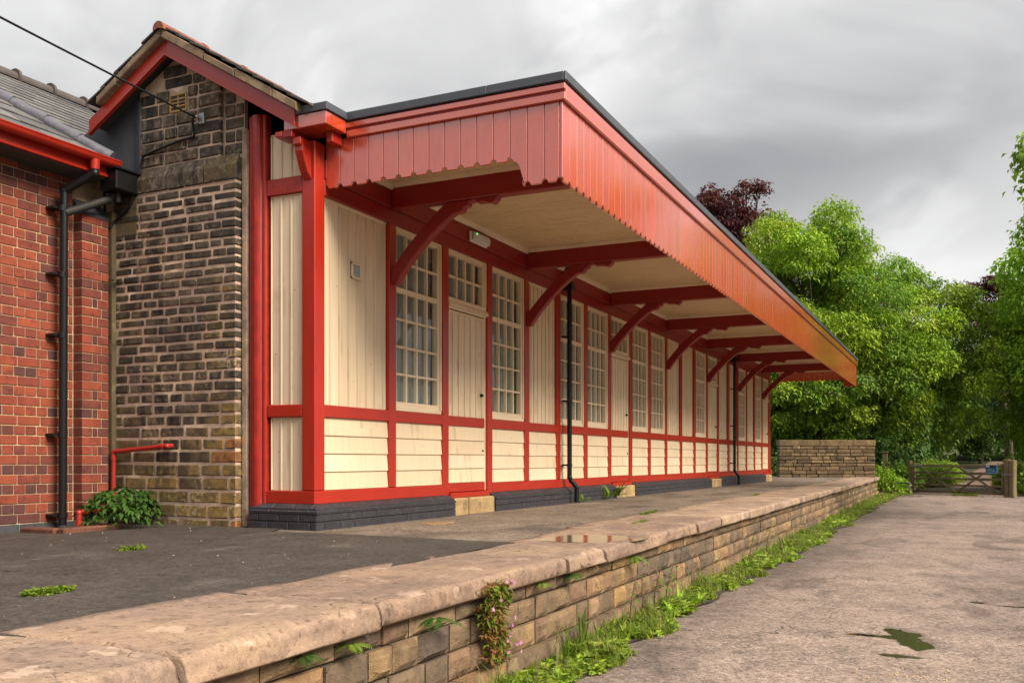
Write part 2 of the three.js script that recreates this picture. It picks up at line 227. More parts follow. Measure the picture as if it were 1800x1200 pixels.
function tube(pts, r, seg = 24, sides = 10, closed = false) { const c = new THREE.CatmullRomCurve3(pts.map((p) => V(...p)), closed, 'catmullrom', 0.2); return new THREE.TubeGeometry(c, seg, r, sides, closed); }
function pipeRun(pts, r, sides = 12) { const path = new THREE.CurvePath(); for (let i = 0; i + 1 < pts.length; i++) path.add(new THREE.LineCurve3(V(...pts[i]), V(...pts[i + 1]))); // straight lengths with rounded elbows
  const out = []; for (let i = 0; i + 1 < pts.length; i++) { const a = V(...pts[i]), b = V(...pts[i + 1]), d = b.clone().sub(a), g = new THREE.CylinderGeometry(r, r, d.length(), sides, 1); g.applyQuaternion(new THREE.Quaternion().setFromUnitVectors(V(0, 1, 0), d.clone().normalize())); g.translate(...a.clone().add(b).multiplyScalar(0.5).toArray()); out.push(g);
    if (i) { const s = new THREE.SphereGeometry(r * 1.12, sides, 8); s.translate(...a.toArray()); out.push(s); } } return mergeGeometries(out.map((g) => g.toNonIndexed())); }
function merge(list) { return mergeGeometries(list.map((g) => { const q = g.index ? g.toNonIndexed() : g.clone(); for (const k of Object.keys(q.attributes)) if (!['position', 'normal', 'uv', 'color'].includes(k)) q.deleteAttribute(k); if (!q.attributes.uv) boxUV(q); return q; })); }
// tapered limb through points with radii
function limb(pts, r0, r1, sides = 6, seg = 6) {
  const c = new THREE.CatmullRomCurve3(pts.map((p) => V(...p))), g = new THREE.TubeGeometry(c, seg, 1, sides), p = g.attributes.position, q = V(0, 0, 0);
  for (let i = 0; i <= seg; i++) { c.getPointAt(i / seg, q); const r = lerp(r0, r1, i / seg); for (let j = 0; j <= sides; j++) { const k = i * (sides + 1) + j; p.setXYZ(k, q.x + (p.getX(k) - q.x) * r, q.y + (p.getY(k) - q.y) * r, q.z + (p.getZ(k) - q.z) * r); } }
  return g;
}
// ------------------------------------------------------------------ the setting: ground, track bed, platform surface
const YP = 0.62, zEdge = (x) => 2.93 - 0.0135 * (x + 4.5);     // platform height, its edge
const X1 = 21.74, CX0 = 0.154, CZ = 2.26, CX1 = CX0 + 0.154 * 149;   // end of the timber front; canopy's ends and front
function sheet(xs, zs, yf, cf) {
  const nx = xs.length, nz = zs.length, P = [], C = [], U = [], I = [];
  for (const z of zs) for (const x of xs) { const q = typeof z === 'function' ? z(x) : z; P.push(x, yf(x, q), q); C.push(...cf(x, q)); U.push(x, q); }
  for (let j = 0; j + 1 < nz; j++) for (let i = 0; i + 1 < nx; i++) { const a = j * nx + i; I.push(a, a + nx, a + 1, a + 1, a + nx, a + nx + 1); }
  const g = new THREE.BufferGeometry(); g.setAttribute('position', new THREE.Float32BufferAttribute(P, 3)); g.setAttribute('color', new THREE.Float32BufferAttribute(C, 3)); g.setAttribute('uv', new THREE.Float32BufferAttribute(U, 2)); g.setIndex(I); g.computeVertexNormals(); return g;
}
const span = (a, b, n) => Array.from({ length: n + 1 }, (_, i) => a + (b - a) * i / n);
const rise = (x, z) => 0.00028 * Math.max(0, x - 38) ** 2 * (x < 100 ? 1 : 0) + (x >= 100 ? 1.08 + 0.034 * (x - 100) : 0);   // the land climbs gently beyond the gate
{
  const xs = [...span(-160, -20, 14), ...span(-15, 40, 22), ...span(45, 150, 21), ...span(165, 420, 17)], zs = [...span(-300, -20, 14), ...span(-15, 40, 22), ...span(50, 300, 25)];
  const g = sheet(xs, zs, (x, z) => rise(x, z) - 0.03, (x, z) => { const n = fbm2(x * 0.3, z * 0.3, 4, 201); return [0.7 + 0.6 * n, 0.7 + 0.6 * n, 0.7 + 0.6 * n]; });
  struct('ground', g, mat([0.07, 0.085, 0.03], { map: T.sand, vertexColors: true, roughness: 1, bumpMap: T.sandBump, bumpScale: 0.05 }));
}
{ // old track bed, now a tarmac path
  const hollows = [[0.16, 4.81, 0.2, 0.09], [0.45, 4.73, 0.22, 0.09], [0.63, 4.62, 0.12, 0.07], [0.38, 4.58, 0.06, 0.07], [0.38, 4.42, 0.055, 0.09], [-0.28, 4.72, 0.06, 0.13], [2.39, 5.2, 0.07, 0.07], [2.27, 5.56, 0.06, 0.2]];
  const dip = (x, z) => { if (x < -0.7 || x > 2.9 || z > 6) return 0; const a = x + 0.09 * (fbm2(x * 7, z * 7, 3, 217) - 0.5), b = z + 0.09 * (fbm2(x * 7 + 9, z * 7, 3, 218) - 0.5); let t = 0; for (const [cx, cz, sx, sz] of hollows) t += Math.exp(-((a - cx) ** 2 / sx / sx + (b - cz) ** 2 / sz / sz)); return -0.022 * Math.min(1.3, t) * (0.85 + 0.5 * (fbm2(x * 16, z * 16, 3, 219) - 0.5) * 2.4); };
  const g = sheet([...span(-14, -0.8, 110), ...span(-0.77, 2.9, 130), ...span(2.98, 12, 90), ...span(12.2, 34, 90)], [...span(3.05, 4.2, 16), ...span(4.23, 5.9, 64), ...span(6, 12, 50)], (x, z) => rise(x, z) + 0.004 * (fbm2(x * 0.9, z * 0.9, 3, 211) - 0.5) + dip(x, z), (x, z) => {
    const n = fbm2(x * 0.5, z * 0.9, 4, 212), f = fbm2(x * 2.2, z * 4.5, 4, 213), q = fbm2(x * 0.9 + 5, z * 2.2, 4, 214); let k = 1 + 0.5 * (n - 0.5) + 0.35 * (f - 0.5);
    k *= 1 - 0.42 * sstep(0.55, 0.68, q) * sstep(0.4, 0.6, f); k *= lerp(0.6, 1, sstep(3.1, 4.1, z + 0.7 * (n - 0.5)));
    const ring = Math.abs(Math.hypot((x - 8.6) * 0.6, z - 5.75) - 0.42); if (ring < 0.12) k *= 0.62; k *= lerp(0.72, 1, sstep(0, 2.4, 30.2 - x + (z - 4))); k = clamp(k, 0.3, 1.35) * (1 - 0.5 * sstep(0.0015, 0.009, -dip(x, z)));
    return [k, k * lerp(0.97, 0.985, n), k * lerp(0.93, 0.97, f)]; });
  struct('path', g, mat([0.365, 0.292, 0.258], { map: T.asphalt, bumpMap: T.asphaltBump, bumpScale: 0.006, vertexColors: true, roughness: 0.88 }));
  const far = sheet(span(34, 100, 60), [(x) => 3.4 + (x - 34) * 0.065, (x) => 4.4 + (x - 34) * 0.06, (x) => 5.6 + (x - 34) * 0.055, (x) => 7 + (x - 34) * 0.04], (x, z) => rise(x, z) + 0.012, (x, z) => { const n = fbm2(x * 0.4, z * 1.5, 4, 215), e = fbm2(x * 1.2, z * 3, 3, 216), l = sstep(0.5, 0.62, n * 0.5 + e * 0.5); return [lerp(1, 0.62, l), lerp(0.97, 0.4, l), lerp(0.94, 0.3, l)]; });
  struct('path', far, mat([0.33, 0.255, 0.215], { map: T.asphalt, vertexColors: true, roughness: 0.9 }));
}
{ // platform surface: worn tarmac and the newer, darker strip at the near end
  const zi = (x) => zEdge(x) - 0.88;
  const g = sheet([...span(-12, 10, 150), ...span(10.3, 29.4, 60)], [...span(-8, -2.5, 4), ...span(-2.3, 1.6, 52), (x) => zi(x) - 0.12, (x) => zi(x) + 0.16], (x, z) => YP - 0.006 + 0.006 * (fbm2(x, z, 3, 221) - 0.5) - 0.03 * sstep(-0.4, -2.4, z) * sstep(0, -0.6, x), (x, z) => {
    const n = fbm2(x * 0.5, z * 0.9, 4, 222), f = fbm2(x * 2, z * 3.2, 4, 223); let k = 1 + 0.45 * (n - 0.5) + 0.4 * (f - 0.5); k *= 1 - 0.35 * sstep(0.56, 0.66, fbm2(x * 0.8 + 3, z * 2.4, 4, 224)); return [k, k * 0.985, k * 0.96]; });
  struct('platform_surface', g, mat([0.27, 0.22, 0.18], { map: T.asphalt, bumpMap: T.asphaltBump, bumpScale: 0.006, vertexColors: true, roughness: 0.82 }));
  const h = sheet(span(0, 1, 60), span(0, 1, 60), () => 0, () => [1, 1, 1]), p = h.attributes.position, c = h.attributes.color, u = h.attributes.uv;
  for (let i = 0; i < p.count; i++) {
    const s = p.getX(i), t = p.getZ(i), z = lerp(-2.4, 2.0, t), xr = -0.42 + 0.05 * Math.sin(z * 2.3) + 0.05 * (vn(z * 5, 1, 231) - 0.5) + (z < -0.1 ? 0.36 * sstep(-0.1, -0.3, z) : 0), x = lerp(-12, xr, 1 - (1 - s) ** 1.6), zz = t === 1 ? zEdge(x) - 0.72 : z;
    p.setXYZ(i, x, YP + 0.004 + 0.006 * (fbm2(x, zz, 3, 221) - 0.5) - 0.03 * sstep(-0.4, -2.4, zz) * sstep(0, -0.6, x), zz); u.setXY(i, x, zz);
    const n = fbm2(x * 0.8, zz * 1.1, 4, 232), f = fbm2(x * 3, zz * 5, 4, 233); let k = 1 + 0.3 * (n - 0.5) + 0.35 * (f - 0.5); k *= 1 + 0.7 * sstep(0.68, 0.76, fbm2(x * 1.6, zz * 3.4, 4, 234)); c.setXYZ(i, k, k * 0.985, k * 0.97);
  }
  h.computeVertexNormals();
  struct('tarmac_patch', h, mat([0.08, 0.069, 0.061], { map: T.asphalt, bumpMap: T.asphaltBump, bumpScale: 0.007, vertexColors: true, roughness: 0.8 }));
}

// ------------------------------------------------------------------ the timber station building
const S = thing('station_building', 'long red and cream timber station building with scalloped canopy over the platform', 'station building', [0, YP, 0]);
const postX = (i) => i === 0 ? 0.07 : 1.25 + (i - 1) * 1.067;
const KIND = 'PWDWPWWDWWPPWDPPWPWD';
const PW = 0.062;                                                 // half a post's width
const lo = 0.835, sillB = 1.6, sillT = 1.71, head = 3.555, REC = -0.055;
// plinth of painted brick with a sloping top course, broken by a stone step at each door
{
  const doorsAt = [...KIND].map((k, i) => k === 'D' ? [postX(i) + PW, postX(i + 1) - PW] : null).filter(Boolean);
  const runs = []; let a = -0.12; for (const [l, r] of doorsAt) { runs.push([a, l - 0.02]); a = r + 0.03; }
  const far = [], r = rng(301);
  piece('plinth_core', merge(runs.map(([l, q]) => slab(Math.max(l, -0.1) + 0.012, q - 0.012, YP - 0.1, lo - 0.03, -0.12, 0.088, 0.004))), M.plinth, S);
  piece('plinth_core', slab(-0.088, 0, YP - 0.1, lo - 0.03, -0.66, -0.12, 0.004), M.plinth, S);
  const course = (l, q, y0, y1, off, along) => { for (let x = l - off; x < q - 0.005;) { const e = Math.min(x + 0.222 + 0.01 * r(), q), s = Math.max(x, l); if (e - s > 0.03) { const j = 0.003 * r(), g = along === 'x' ? slab(s + 0.004, e - 0.004, y0, y1, 0.06, 0.098 + j, 0.006) : slab(-0.098 - j, -0.06, y0, y1, s + 0.004, e - 0.004, 0.006); if (s > 8.5 && along === 'x') far.push(g); else piece('brick', g, M.plinth, S); } x = e; } };
  const cap = (l, q, along) => { for (let x = l; x < q - 0.01;) { const e = Math.min(x + 0.222, q), pts = [[-0.02, 0.755], [0.102, 0.755], [0.104, 0.775], [0.012, lo + 0.002], [-0.02, lo + 0.002]];
    const g = along === 'x' ? prism(pts, x + 0.003, e - 0.003, 'zy', 0.003) : prism(pts.map((p) => [-p[0], p[1]]), x + 0.003, e - 0.003, 'xy', 0.003); if (x > 8.5 && along === 'x') far.push(g); else piece('coping_brick', g, M.plinth, S); x = e; } };
  for (const [l, q] of runs) { course(l + (l < 0 ? 0.02 : 0), q, YP - 0.06, 0.682, 0.11, 'x'); course(l + (l < 0 ? 0.02 : 0), q, 0.688, 0.752, 0, 'x'); cap(l < 0 ? -0.012 : l, q, 'x'); }
  course(-0.66, 0.095, YP - 0.06, 0.682, 0, 'z'); course(-0.66, 0.095, 0.688, 0.752, 0.11, 'z'); cap(-0.64, 0.012, 'z');
  // the mitred corner of the top course
  const cg = fromTris([[-0.104, 0.775, 0.012], [-0.104, 0.775, 0.104], [-0.012, lo + 0.002, 0.012], [-0.012, lo + 0.002, 0.012], [-0.104, 0.775, 0.104], [-0.012, 0.775, 0.104], [-0.104, 0.775, 0.012], [-0.104, 0.755, 0.012], [-0.104, 0.755, 0.104], [-0.104, 0.775, 0.012], [-0.104, 0.755, 0.104], [-0.104, 0.775, 0.104], [-0.104, 0.775, 0.104], [-0.104, 0.755, 0.104], [-0.012, 0.755, 0.104], [-0.104, 0.775, 0.104], [-0.012, 0.755, 0.104], [-0.012, 0.775, 0.104]].flat());
  piece('coping_brick', boxUV(cg), M.plinth, S);
  piece('plinth_brick_run', merge(far), M.plinth, S).userData.kind = 'stuff';
  const stepMat = mat([0.6, 0.46, 0.25], { map: T.sand, bumpMap: T.sandBump, bumpScale: 0.02, roughness: 0.9 });
  for (const [l, q] of doorsAt) { const w = q - l; piece('door_step', boxUV(cbox(l - 0.005, l + w * 0.36, YP - 0.05, 0.8, -0.1, 0.07, 0.018), 'y', l, 0), stepMat, S); piece('door_step', boxUV(cbox(l + w * 0.37, q + 0.02, YP - 0.05, 0.8, -0.1, 0.085, 0.018), 'y', l, 1), stepMat, S); }
}
// frame
for (let i = 1; i <= 20; i++) piece('post', slab(postX(i) - PW, postX(i) + PW, 'D' === KIND[i - 1] || 'D' === KIND[i] ? lo - 0.02 : 0.952, head, -0.1, 0, 0.006), M.red, S);
piece('corner_post', slab(-0.003, 0.142, 0.952, 4.0, -0.14, 0.003, 0.008), M.red, S);
piece('corner_post', slab(21.53, X1, 0.952, 3.69, -0.1, 0.003, 0.008), M.red, S);
piece('post_foot', slab(21.5, X1 + 0.06, lo - 0.02, 0.95, -0.12, 0.035, 0.008), M.red, S);
for (let b = 0; b < 20; b++) {
  const l = (b === 0 ? 0.142 : postX(b) + PW), q = postX(b + 1) - PW, k = KIND[b];
  piece('sill_rail', slab(l + 0.001, q - 0.001 - (k === 'D' ? 0.05 : 0), sillB, sillT, -0.09, k === 'D' ? -0.016 : -0.004, 0.006, 'x'), M.red, S);
  if (k !== 'D') piece('bottom_rail', slab(b === 0 ? 0.004 : postX(b) + (KIND[b - 1] === 'D' ? PW + 0.001 : 0), postX(b + 1) + (KIND[b + 1] === 'D' ? -PW - 0.001 : 0) - 0.001, lo, 0.95, -0.1, 0.006, 0.006, 'x'), M.red, S);
  // lower weatherboards, each tilted so that its foot stands proud
  const q2 = q - (k === 'D' ? 0.05 : 0), y0 = k === 'D' ? 0.965 : 0.951, hB = (sillB - 0.001 - y0) / 4;
  for (let j = 0; j < 4; j++) { const a = y0 + j * hB, pts = [[-0.085, a + 0.002], [-0.02, a + 0.002], [-0.017, a + 0.006], [-0.031, a + hB], [-0.085, a + hB]]; piece('weatherboard', prism(pts, l + 0.001, q2 - 0.001, 'zy'), creams[Math.floor(hash2(b, j, 77) * 3.6)], S); }
  if (k === 'P') boards(S, l, q, sillT + 0.001, head - 0.001, REC, 7);
  if (k === 'W') makeWindow(l, q, sillT + 0.002, head - 0.002, 6, 2);
  if (k === 'D') {
    makeWindow(l, q - 0.002, 2.985, head - 0.002, 2, -1);
    piece('transom', prism([[-0.09, 2.9], [-0.03, 2.9], [-0.02, 2.915], [0.012, 2.925], [0.012, 2.94], [-0.02, 2.985], [-0.09, 2.985]], l + 0.001, q - 0.001, 'zy'), M.cream, S);
    const d = piece('door', slab(l + 0.002, q2 - 0.002, 0.97, 2.898, -0.09, -0.075, 0.003), M.cream, S);
    boards(d, l + 0.002, q2 - 0.004, sillT + 0.001, 2.88, -0.04, 6);
    piece('bottom_rail', slab(l + 0.002, q2 - 0.002, 0.865, 0.963, -0.085, -0.012, 0.005, 'x'), M.red, d);
    piece('door_frame', slab(q - 0.046, q - 0.001, 0.865, 2.898, -0.09, -0.03, 0.004), M.cream, S);
    piece('threshold', slab(l + 0.001, q + 0.002, 0.801, 0.86, -0.1, 0.03, 0.006, 'x'), M.red, S);
    const kh = new THREE.CylinderGeometry(0.016, 0.02, 0.03, 12); kh.rotateX(Math.PI / 2); kh.translate(q2 - 0.06, 1.98, -0.025); piece('door_knob', kh, M.blackPipe, d);
    const k2 = new THREE.CylinderGeometry(0.012, 0.012, 0.02, 10); k2.rotateX(Math.PI / 2); k2.translate(q2 - 0.05, 1.33, -0.02); piece('keyhole_cover', k2, M.blackPipe, d);
  }
}
// vertical beaded boards of a panel, with a moulding round them
function boards(parent, l, q, y0, y1, z, n) {
  const m = 0.022, w = (q - l - 2 * m) / n;
  for (let i = 0; i < n; i++) { const a = l + m + i * w, e = a + w; const pts = [[a + 0.0005, z - 0.03], [e - 0.0005, z - 0.03], [e - 0.0005, z - 0.012], [e - 0.005, z - 0.006], [e - 0.01, z + 0.01], [e - 0.02, z + 0.01], [e - 0.025, z - 0.006], [e - 0.029, z - 0.012], [e - 0.034, z], [a + 0.006, z], [a + 0.0005, z - 0.013]]; piece('board', prism(pts, y0 + 0.001, y1 - m, 'xz'), creams[Math.floor(hash2(i, Math.round(l * 50), 78) * 3.4)], parent); }
  piece('moulding', prism([[z - 0.03, y1 - m], [z + 0.008, y1 - m], [z + 0.02, y1 - m + 0.01], [z + 0.02, y1], [z - 0.03, y1]], l, q, 'zy'), M.cream, parent);
  for (const [a, e] of [[l, l + m - 0.001], [q - m + 0.001, q]]) piece('moulding', slab(a, e, y0, y1 - m, z - 0.03, z + 0.012, 0.006), M.cream, parent);
}
// a small paned window: frame with bars and panes; `rail` rows from the top belong to the upper sash
function makeWindow(l, q, y0, y1, rows, rail) {
  const zf = -0.03, zg = -0.062, sl = 0.05, sr = 0.075, top = 0.055, bot = rows > 2 ? 0.095 : 0.045, mr = rail > 0 ? 0.03 : 0;
  const w = piece('window', merge([slab(l, l + sl, y0, y1, -0.1, zf), slab(q - sr, q, y0, y1, -0.1, zf), slab(l + sl, q - sr, y1 - top, y1, -0.1, zf - 0.002, 0.004, 'x'), slab(l + sl, q - sr, y0, y0 + bot, -0.1, zf - 0.002, 0.004, 'x'), slab(l + 0.012, q - 0.02, y0 - 0.0005, y0 + 0.035, zf, zf + 0.02, 0.006, 'x'),
    slab(q - 0.03, q - 0.001, y0 + 0.035, y1 - 0.001, zf, zf + 0.014, 0.005), slab(l + 0.001, q - 0.031, y1 - 0.026, y1 - 0.001, zf, zf + 0.014, 0.005, 'x')]), M.cream, S);
  const bx0 = l + sl, bx1 = q - sr, by0 = y0 + bot, by1 = y1 - top, cw = (bx1 - bx0) / 4, rh = (by1 - by0 - mr) / rows, bar = 0.012;
  for (let i = 1; i < 4; i++) piece('glazing_bar', slab(bx0 + i * cw - bar, bx0 + i * cw + bar, by0, by1, zg - 0.018, zf - 0.006, 0.005), M.cream, w);
  const ys = []; for (let j = 0; j < rows; j++) ys.push(by0 + j * rh + (rail > 0 && j >= rows - rail ? mr : 0));
  for (let j = 1; j < rows; j++) { const meet = rail > 0 && j === rows - rail, y = ys[j] - (meet ? mr : 0); piece(meet ? 'meeting_rail' : 'glazing_bar', slab(bx0, bx1, y - bar, y + bar + (meet ? mr : 0), zg - 0.016, zf - (meet ? 0.001 : 0.0075), 0.005, 'x'), M.cream, w); }
  for (let j = 0; j < rows; j++) for (let i = 0; i < 4; i++) { const g = new THREE.PlaneGeometry(cw - 2 * bar + 0.012, rh - 2 * bar + 0.012); const tl = 0.006 * (hash2(i + Math.round(l * 10), j, 5) - 0.5); g.rotateX(tl); g.rotateY(0.006 * (hash2(i, j + Math.round(l * 10), 6) - 0.5)); g.translate(bx0 + (i + 0.5) * cw, ys[j] + rh / 2, zg - 0.008); piece('pane', g, M.glass, w); }
  piece('blind', slab(l + 0.02, q - 0.02, y0, y1, -0.135, -0.13, 0.002), M.blind, w);
}
// wall head, fascia on the wall, moulding under the soffit
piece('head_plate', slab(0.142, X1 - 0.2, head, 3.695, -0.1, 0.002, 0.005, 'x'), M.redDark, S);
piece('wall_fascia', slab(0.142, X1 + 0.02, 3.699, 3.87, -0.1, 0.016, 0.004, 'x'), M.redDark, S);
// beams, brackets, soffit
const beamX = [1, 4, 7, 10, 13, 16, 19].map(postX);
for (const x of beamX) {
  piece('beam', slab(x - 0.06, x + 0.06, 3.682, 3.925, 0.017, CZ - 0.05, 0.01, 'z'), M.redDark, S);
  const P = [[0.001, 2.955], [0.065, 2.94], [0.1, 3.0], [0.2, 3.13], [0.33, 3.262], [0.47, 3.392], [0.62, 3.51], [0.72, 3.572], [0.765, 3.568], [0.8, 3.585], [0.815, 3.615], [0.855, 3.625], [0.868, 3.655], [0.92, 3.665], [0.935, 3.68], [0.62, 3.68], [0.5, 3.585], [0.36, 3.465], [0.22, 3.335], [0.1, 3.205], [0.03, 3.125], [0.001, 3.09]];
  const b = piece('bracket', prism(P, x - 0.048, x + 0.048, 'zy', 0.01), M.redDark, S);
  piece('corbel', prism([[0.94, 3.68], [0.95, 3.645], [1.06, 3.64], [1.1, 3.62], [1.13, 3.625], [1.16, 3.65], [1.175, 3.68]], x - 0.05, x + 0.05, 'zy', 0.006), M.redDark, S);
}
{ const r = rng(311), n = 229, w = (CX1 - CX0 - 0.05) / n; for (let i = 0; i < n; i++) { const a = CX0 + 0.03 + i * w, e = a + w, y = 3.925 + 0.0015 * r(); piece('soffit_board', prism([[a + 0.0005, y + 0.02], [a + 0.0005, y + 0.006], [a + 0.006, y], [e - 0.016, y], [e - 0.012, y + 0.005], [e - 0.007, y - 0.001], [e - 0.0005, y + 0.004], [e - 0.0005, y + 0.02]], 0.017, CZ - 0.02, 'xy'), M.soffit, S); }
  const xs = [CX0 + 0.03, ...beamX, CX1 - 0.03]; for (let i = 0; i + 1 < xs.length; i++) { const a = xs[i] + (i ? 0.061 : 0), e = xs[i + 1] - (i + 2 < xs.length ? 0.061 : 0); piece('soffit_moulding', prism([[0.017, 3.871], [0.035, 3.871], [0.05, 3.89], [0.06, 3.924], [0.017, 3.924]], a, e, 'zy'), M.cream, S);
    for (const [u, s] of [[a, 1], [e, -1]]) piece('soffit_moulding', prism([[u, 3.885], [u + s * 0.02, 3.885], [u + s * 0.035, 3.924], [u, 3.924]].sort(() => 0), 0.061, CZ - 0.06, 'xy'), M.cream, S); } }
// scalloped valance boards: notches cut at the joints
function valance(u0, u1, ya, yb, y1, n = 5) { // board outline in (u, y): bottom left at ya, bottom right at yb
  const r = 0.03, pts = [[u0 + 0.0022, y1], [u0 + 0.0022, ya + r]]; for (let k = 1; k <= n; k++) { const a = Math.PI / 2 * k / n; pts.push([u0 + r * Math.sin(a), ya + r * Math.cos(a)]); }
  if (Math.abs(ya - yb) > 0.1) { const w = u1 - u0; for (const [s, t] of [[0.36, 0.02], [0.5, 0.12], [0.6, 0.35], [0.68, 0.7], [0.78, 0.93], [0.86, 1]]) pts.push([u0 + w * s, lerp(ya, yb, t)]); }
  for (let k = n; k >= 1; k--) { const a = Math.PI / 2 * k / n; pts.push([u1 - r * Math.sin(a), yb + r * Math.cos(a)]); }
  pts.push([u1 - 0.0022, yb + r], [u1 - 0.0022, y1]); return pts;
}
{ const r = rng(321), tones = [M.redGloss, mat([0.6, 0.066, 0.019], { map: T.paint, bumpMap: T.paintBump, bumpScale: 0.0003, roughness: 0.23, ior: 2.1, clearcoat: 1, clearcoatRoughness: 0.16 }), mat([0.64, 0.078, 0.022], { map: T.paint, bumpMap: T.paintBump, bumpScale: 0.0003, roughness: 0.18, ior: 2.1, clearcoat: 1, clearcoatRoughness: 0.12 })];
  for (let i = 0; i < 149; i++) { const j = 0.0012 * r(), g = prism(valance(CX0 + i * 0.154, CX0 + (i + 1) * 0.154, 3.4, 3.4, 4.03, i < 45 ? 4 : 2), CZ - 0.024 + j, CZ + j, 'xy', 0.0045); piece('valance_board', g, tones[Math.floor(r() * 3)], S); }
  for (const e of [0, 1]) for (let i = 0; i < 15; i++) { const u0 = -0.0 + i * 0.1505, u1 = u0 + 0.1505; const yA = i < 12 ? 3.612 : i === 12 ? 3.6 : 3.402, yB = i < 11 ? 3.612 : i === 11 ? 3.612 : 3.402;
      const x = e ? CX1 : CX0, j = 0.0012 * r(); piece('valance_board', prism(valance(u0, Math.min(u1, CZ - 0.025), yA, yB, 4.03, 4), e ? x - 0.024 : x - j, e ? x + j : x + 0.024, 'zy', 0.003), tones[Math.floor(r() * 3)], S); } }
// fascias and the grey roof edge
piece('canopy_fascia', slab(CX0 - 0.0025, CX1 + 0.0025, 4.022, 4.15, CZ + 0.003, CZ + 0.034, 0.006, 'x'), M.redGloss, S);
for (const [x0, x1] of [[CX0 - 0.03, CX0 - 0.003], [CX1 + 0.003, CX1 + 0.03]]) { piece('canopy_fascia', slab(x0, x1, 4.022, 4.086, 0.24, CZ + 0.0345, 0.006, 'z'), M.redGloss, S); piece('canopy_fascia', slab(x0 - (x0 < 1 ? 0.012 : 0), x1 + (x0 < 1 ? 0 : 0.012), 4.1, 4.15, 0.24, CZ + 0.0365, 0.006, 'z'), M.redGloss, S); piece('canopy_fascia', slab(x0 + 0.004, x1 - 0.002, 4.087, 4.099, 0.24, CZ + 0.031, 0.001, 'z'), M.redDark, S); }
{ const e = 0.052, top = 4.235; const fl = (x0, x1, z0, z1, gr) => piece('roof_flashing', slab(x0, x1, 4.163, top, z0, z1, 0.005, gr), M.flashing, S);
  for (let i = 0; i < 8; i++) fl(CX0 - e + i * 2.89 + (i ? 0.001 : 0), Math.min(CX0 - e + (i + 1) * 2.89, CX1 + e), CZ + e - 0.02, CZ + e, 'x');
  fl(CX0 - e, CX0 - e + 0.02, 0.25, 1.62, 'z'); fl(CX0 - e, CX0 - e + 0.02, 1.621, CZ + e - 0.021, 'z'); fl(CX1 + e - 0.02, CX1 + e, 0.2, CZ + e - 0.021, 'z');
  piece('canopy_roof', slab(CX0 - e + 0.021, CX1 + e - 0.021, 4.16, 4.22, -0.1, CZ + e - 0.021, 0.004, 'x'), M.felt, S); piece('canopy_deck', slab(CX0 + 0.03, CX1 - 0.03, 3.95, 4.155, 0.03, CZ - 0.03, 0.004, 'x'), M.inside, S); }
// boxed end of the eaves beside the canopy
piece('eaves_box', slab(-0.172, CX0 - 0.031, 4.052, 4.165, -0.2, 0.246, 0.006, 'z'), M.redGloss, S);
piece('roof_flashing', slab(-0.19, CX0 - 0.035, 4.1655, 4.233, -0.23, 0.266, 0.005, 'x'), M.flashing, S);
piece('purlin_end', slab(-0.19, -0.004, 4.0, 4.05, -0.28, -0.205, 0.006, 'x'), M.red, S); piece('purlin_end', slab(-0.19, 0.13, 3.985, 4.05, -0.2, -0.1, 0.006, 'x'), M.redDark, S);
piece('purlin_end', slab(0.0, CX0 - 0.004, 3.96, 4.05, 0.12, 0.185, 0.006, 'x'), M.red, S);
piece('eaves_bracket', prism([[-0.004, 3.985], [-0.16, 3.985], [-0.16, 3.93], [-0.13, 3.915], [-0.13, 3.88], [-0.1, 3.8], [-0.055, 3.71], [-0.004, 3.655]], -0.115, -0.03, 'xy', 0.006), M.red, S);
// end frame: rails, boards, and the old moulded pilaster against the brickwork
for (const [a, b, m] of [[sillB, sillT, M.red], [3.57, 3.714, M.redOld]]) piece('end_rail', slab(-0.002, 0.08, a, b, -0.525, -0.141, 0.006, 'z'), m, S);
piece('end_rail', slab(-0.008, 0.08, lo, 0.949, -0.6, 0.004, 0.006, 'z'), M.red, S);
{ const panel = (y0, y1) => { const l = -0.505, q = -0.142, n = 3, w = (q - l - 0.03) / n, x = 0.035; for (let i = 0; i < n; i++) { const a = l + 0.015 + i * w, e = a + w; piece('board', prism([[x + 0.03, a + 0.0005], [x + 0.005, a + 0.0005], [x, a + 0.006], [x, e - 0.03], [x + 0.006, e - 0.026], [x - 0.008, e - 0.02], [x - 0.008, e - 0.008], [x + 0.006, e - 0.0005], [x + 0.03, e - 0.0005]], y0 + 0.001, y1 - 0.016, 'xz'), M.cream, S); }
    piece('moulding', slab(x - 0.012, x + 0.03, y1 - 0.015, y1 - 0.001, l, q, 0.005, 'z'), M.cream, S); piece('moulding', slab(x - 0.012, x + 0.03, y0 + 0.001, y1 - 0.016, l, l + 0.014, 0.005), M.cream, S); piece('moulding', slab(x - 0.008, x + 0.03, y0 + 0.001, y1 - 0.016, q - 0.014, q, 0.005), M.cream, S); };
  panel(0.95, sillB); panel(sillT, 3.57); panel(3.714, 4.12);
  const prof = [[0.06, -0.725], [-0.004, -0.725], [-0.012, -0.712], [-0.02, -0.7], [-0.012, -0.688], [-0.03, -0.672], [-0.045, -0.65], [-0.05, -0.625], [-0.045, -0.6], [-0.03, -0.58], [-0.008, -0.566], [-0.018, -0.55], [-0.012, -0.535], [0.005, -0.527], [0.06, -0.527]];
  piece('pilaster', prism(prof, 0.73, 4.3, 'xz'), M.redOld, S); piece('pilaster_foot', slab(-0.03, 0.05, YP, 0.729, -0.725, -0.67, 0.01), M.redOld, S); piece('mortar_fillet', slab(-0.035, 0.05, YP, 4.2, -0.785, -0.727, 0.008), M.limeStrip, S); }
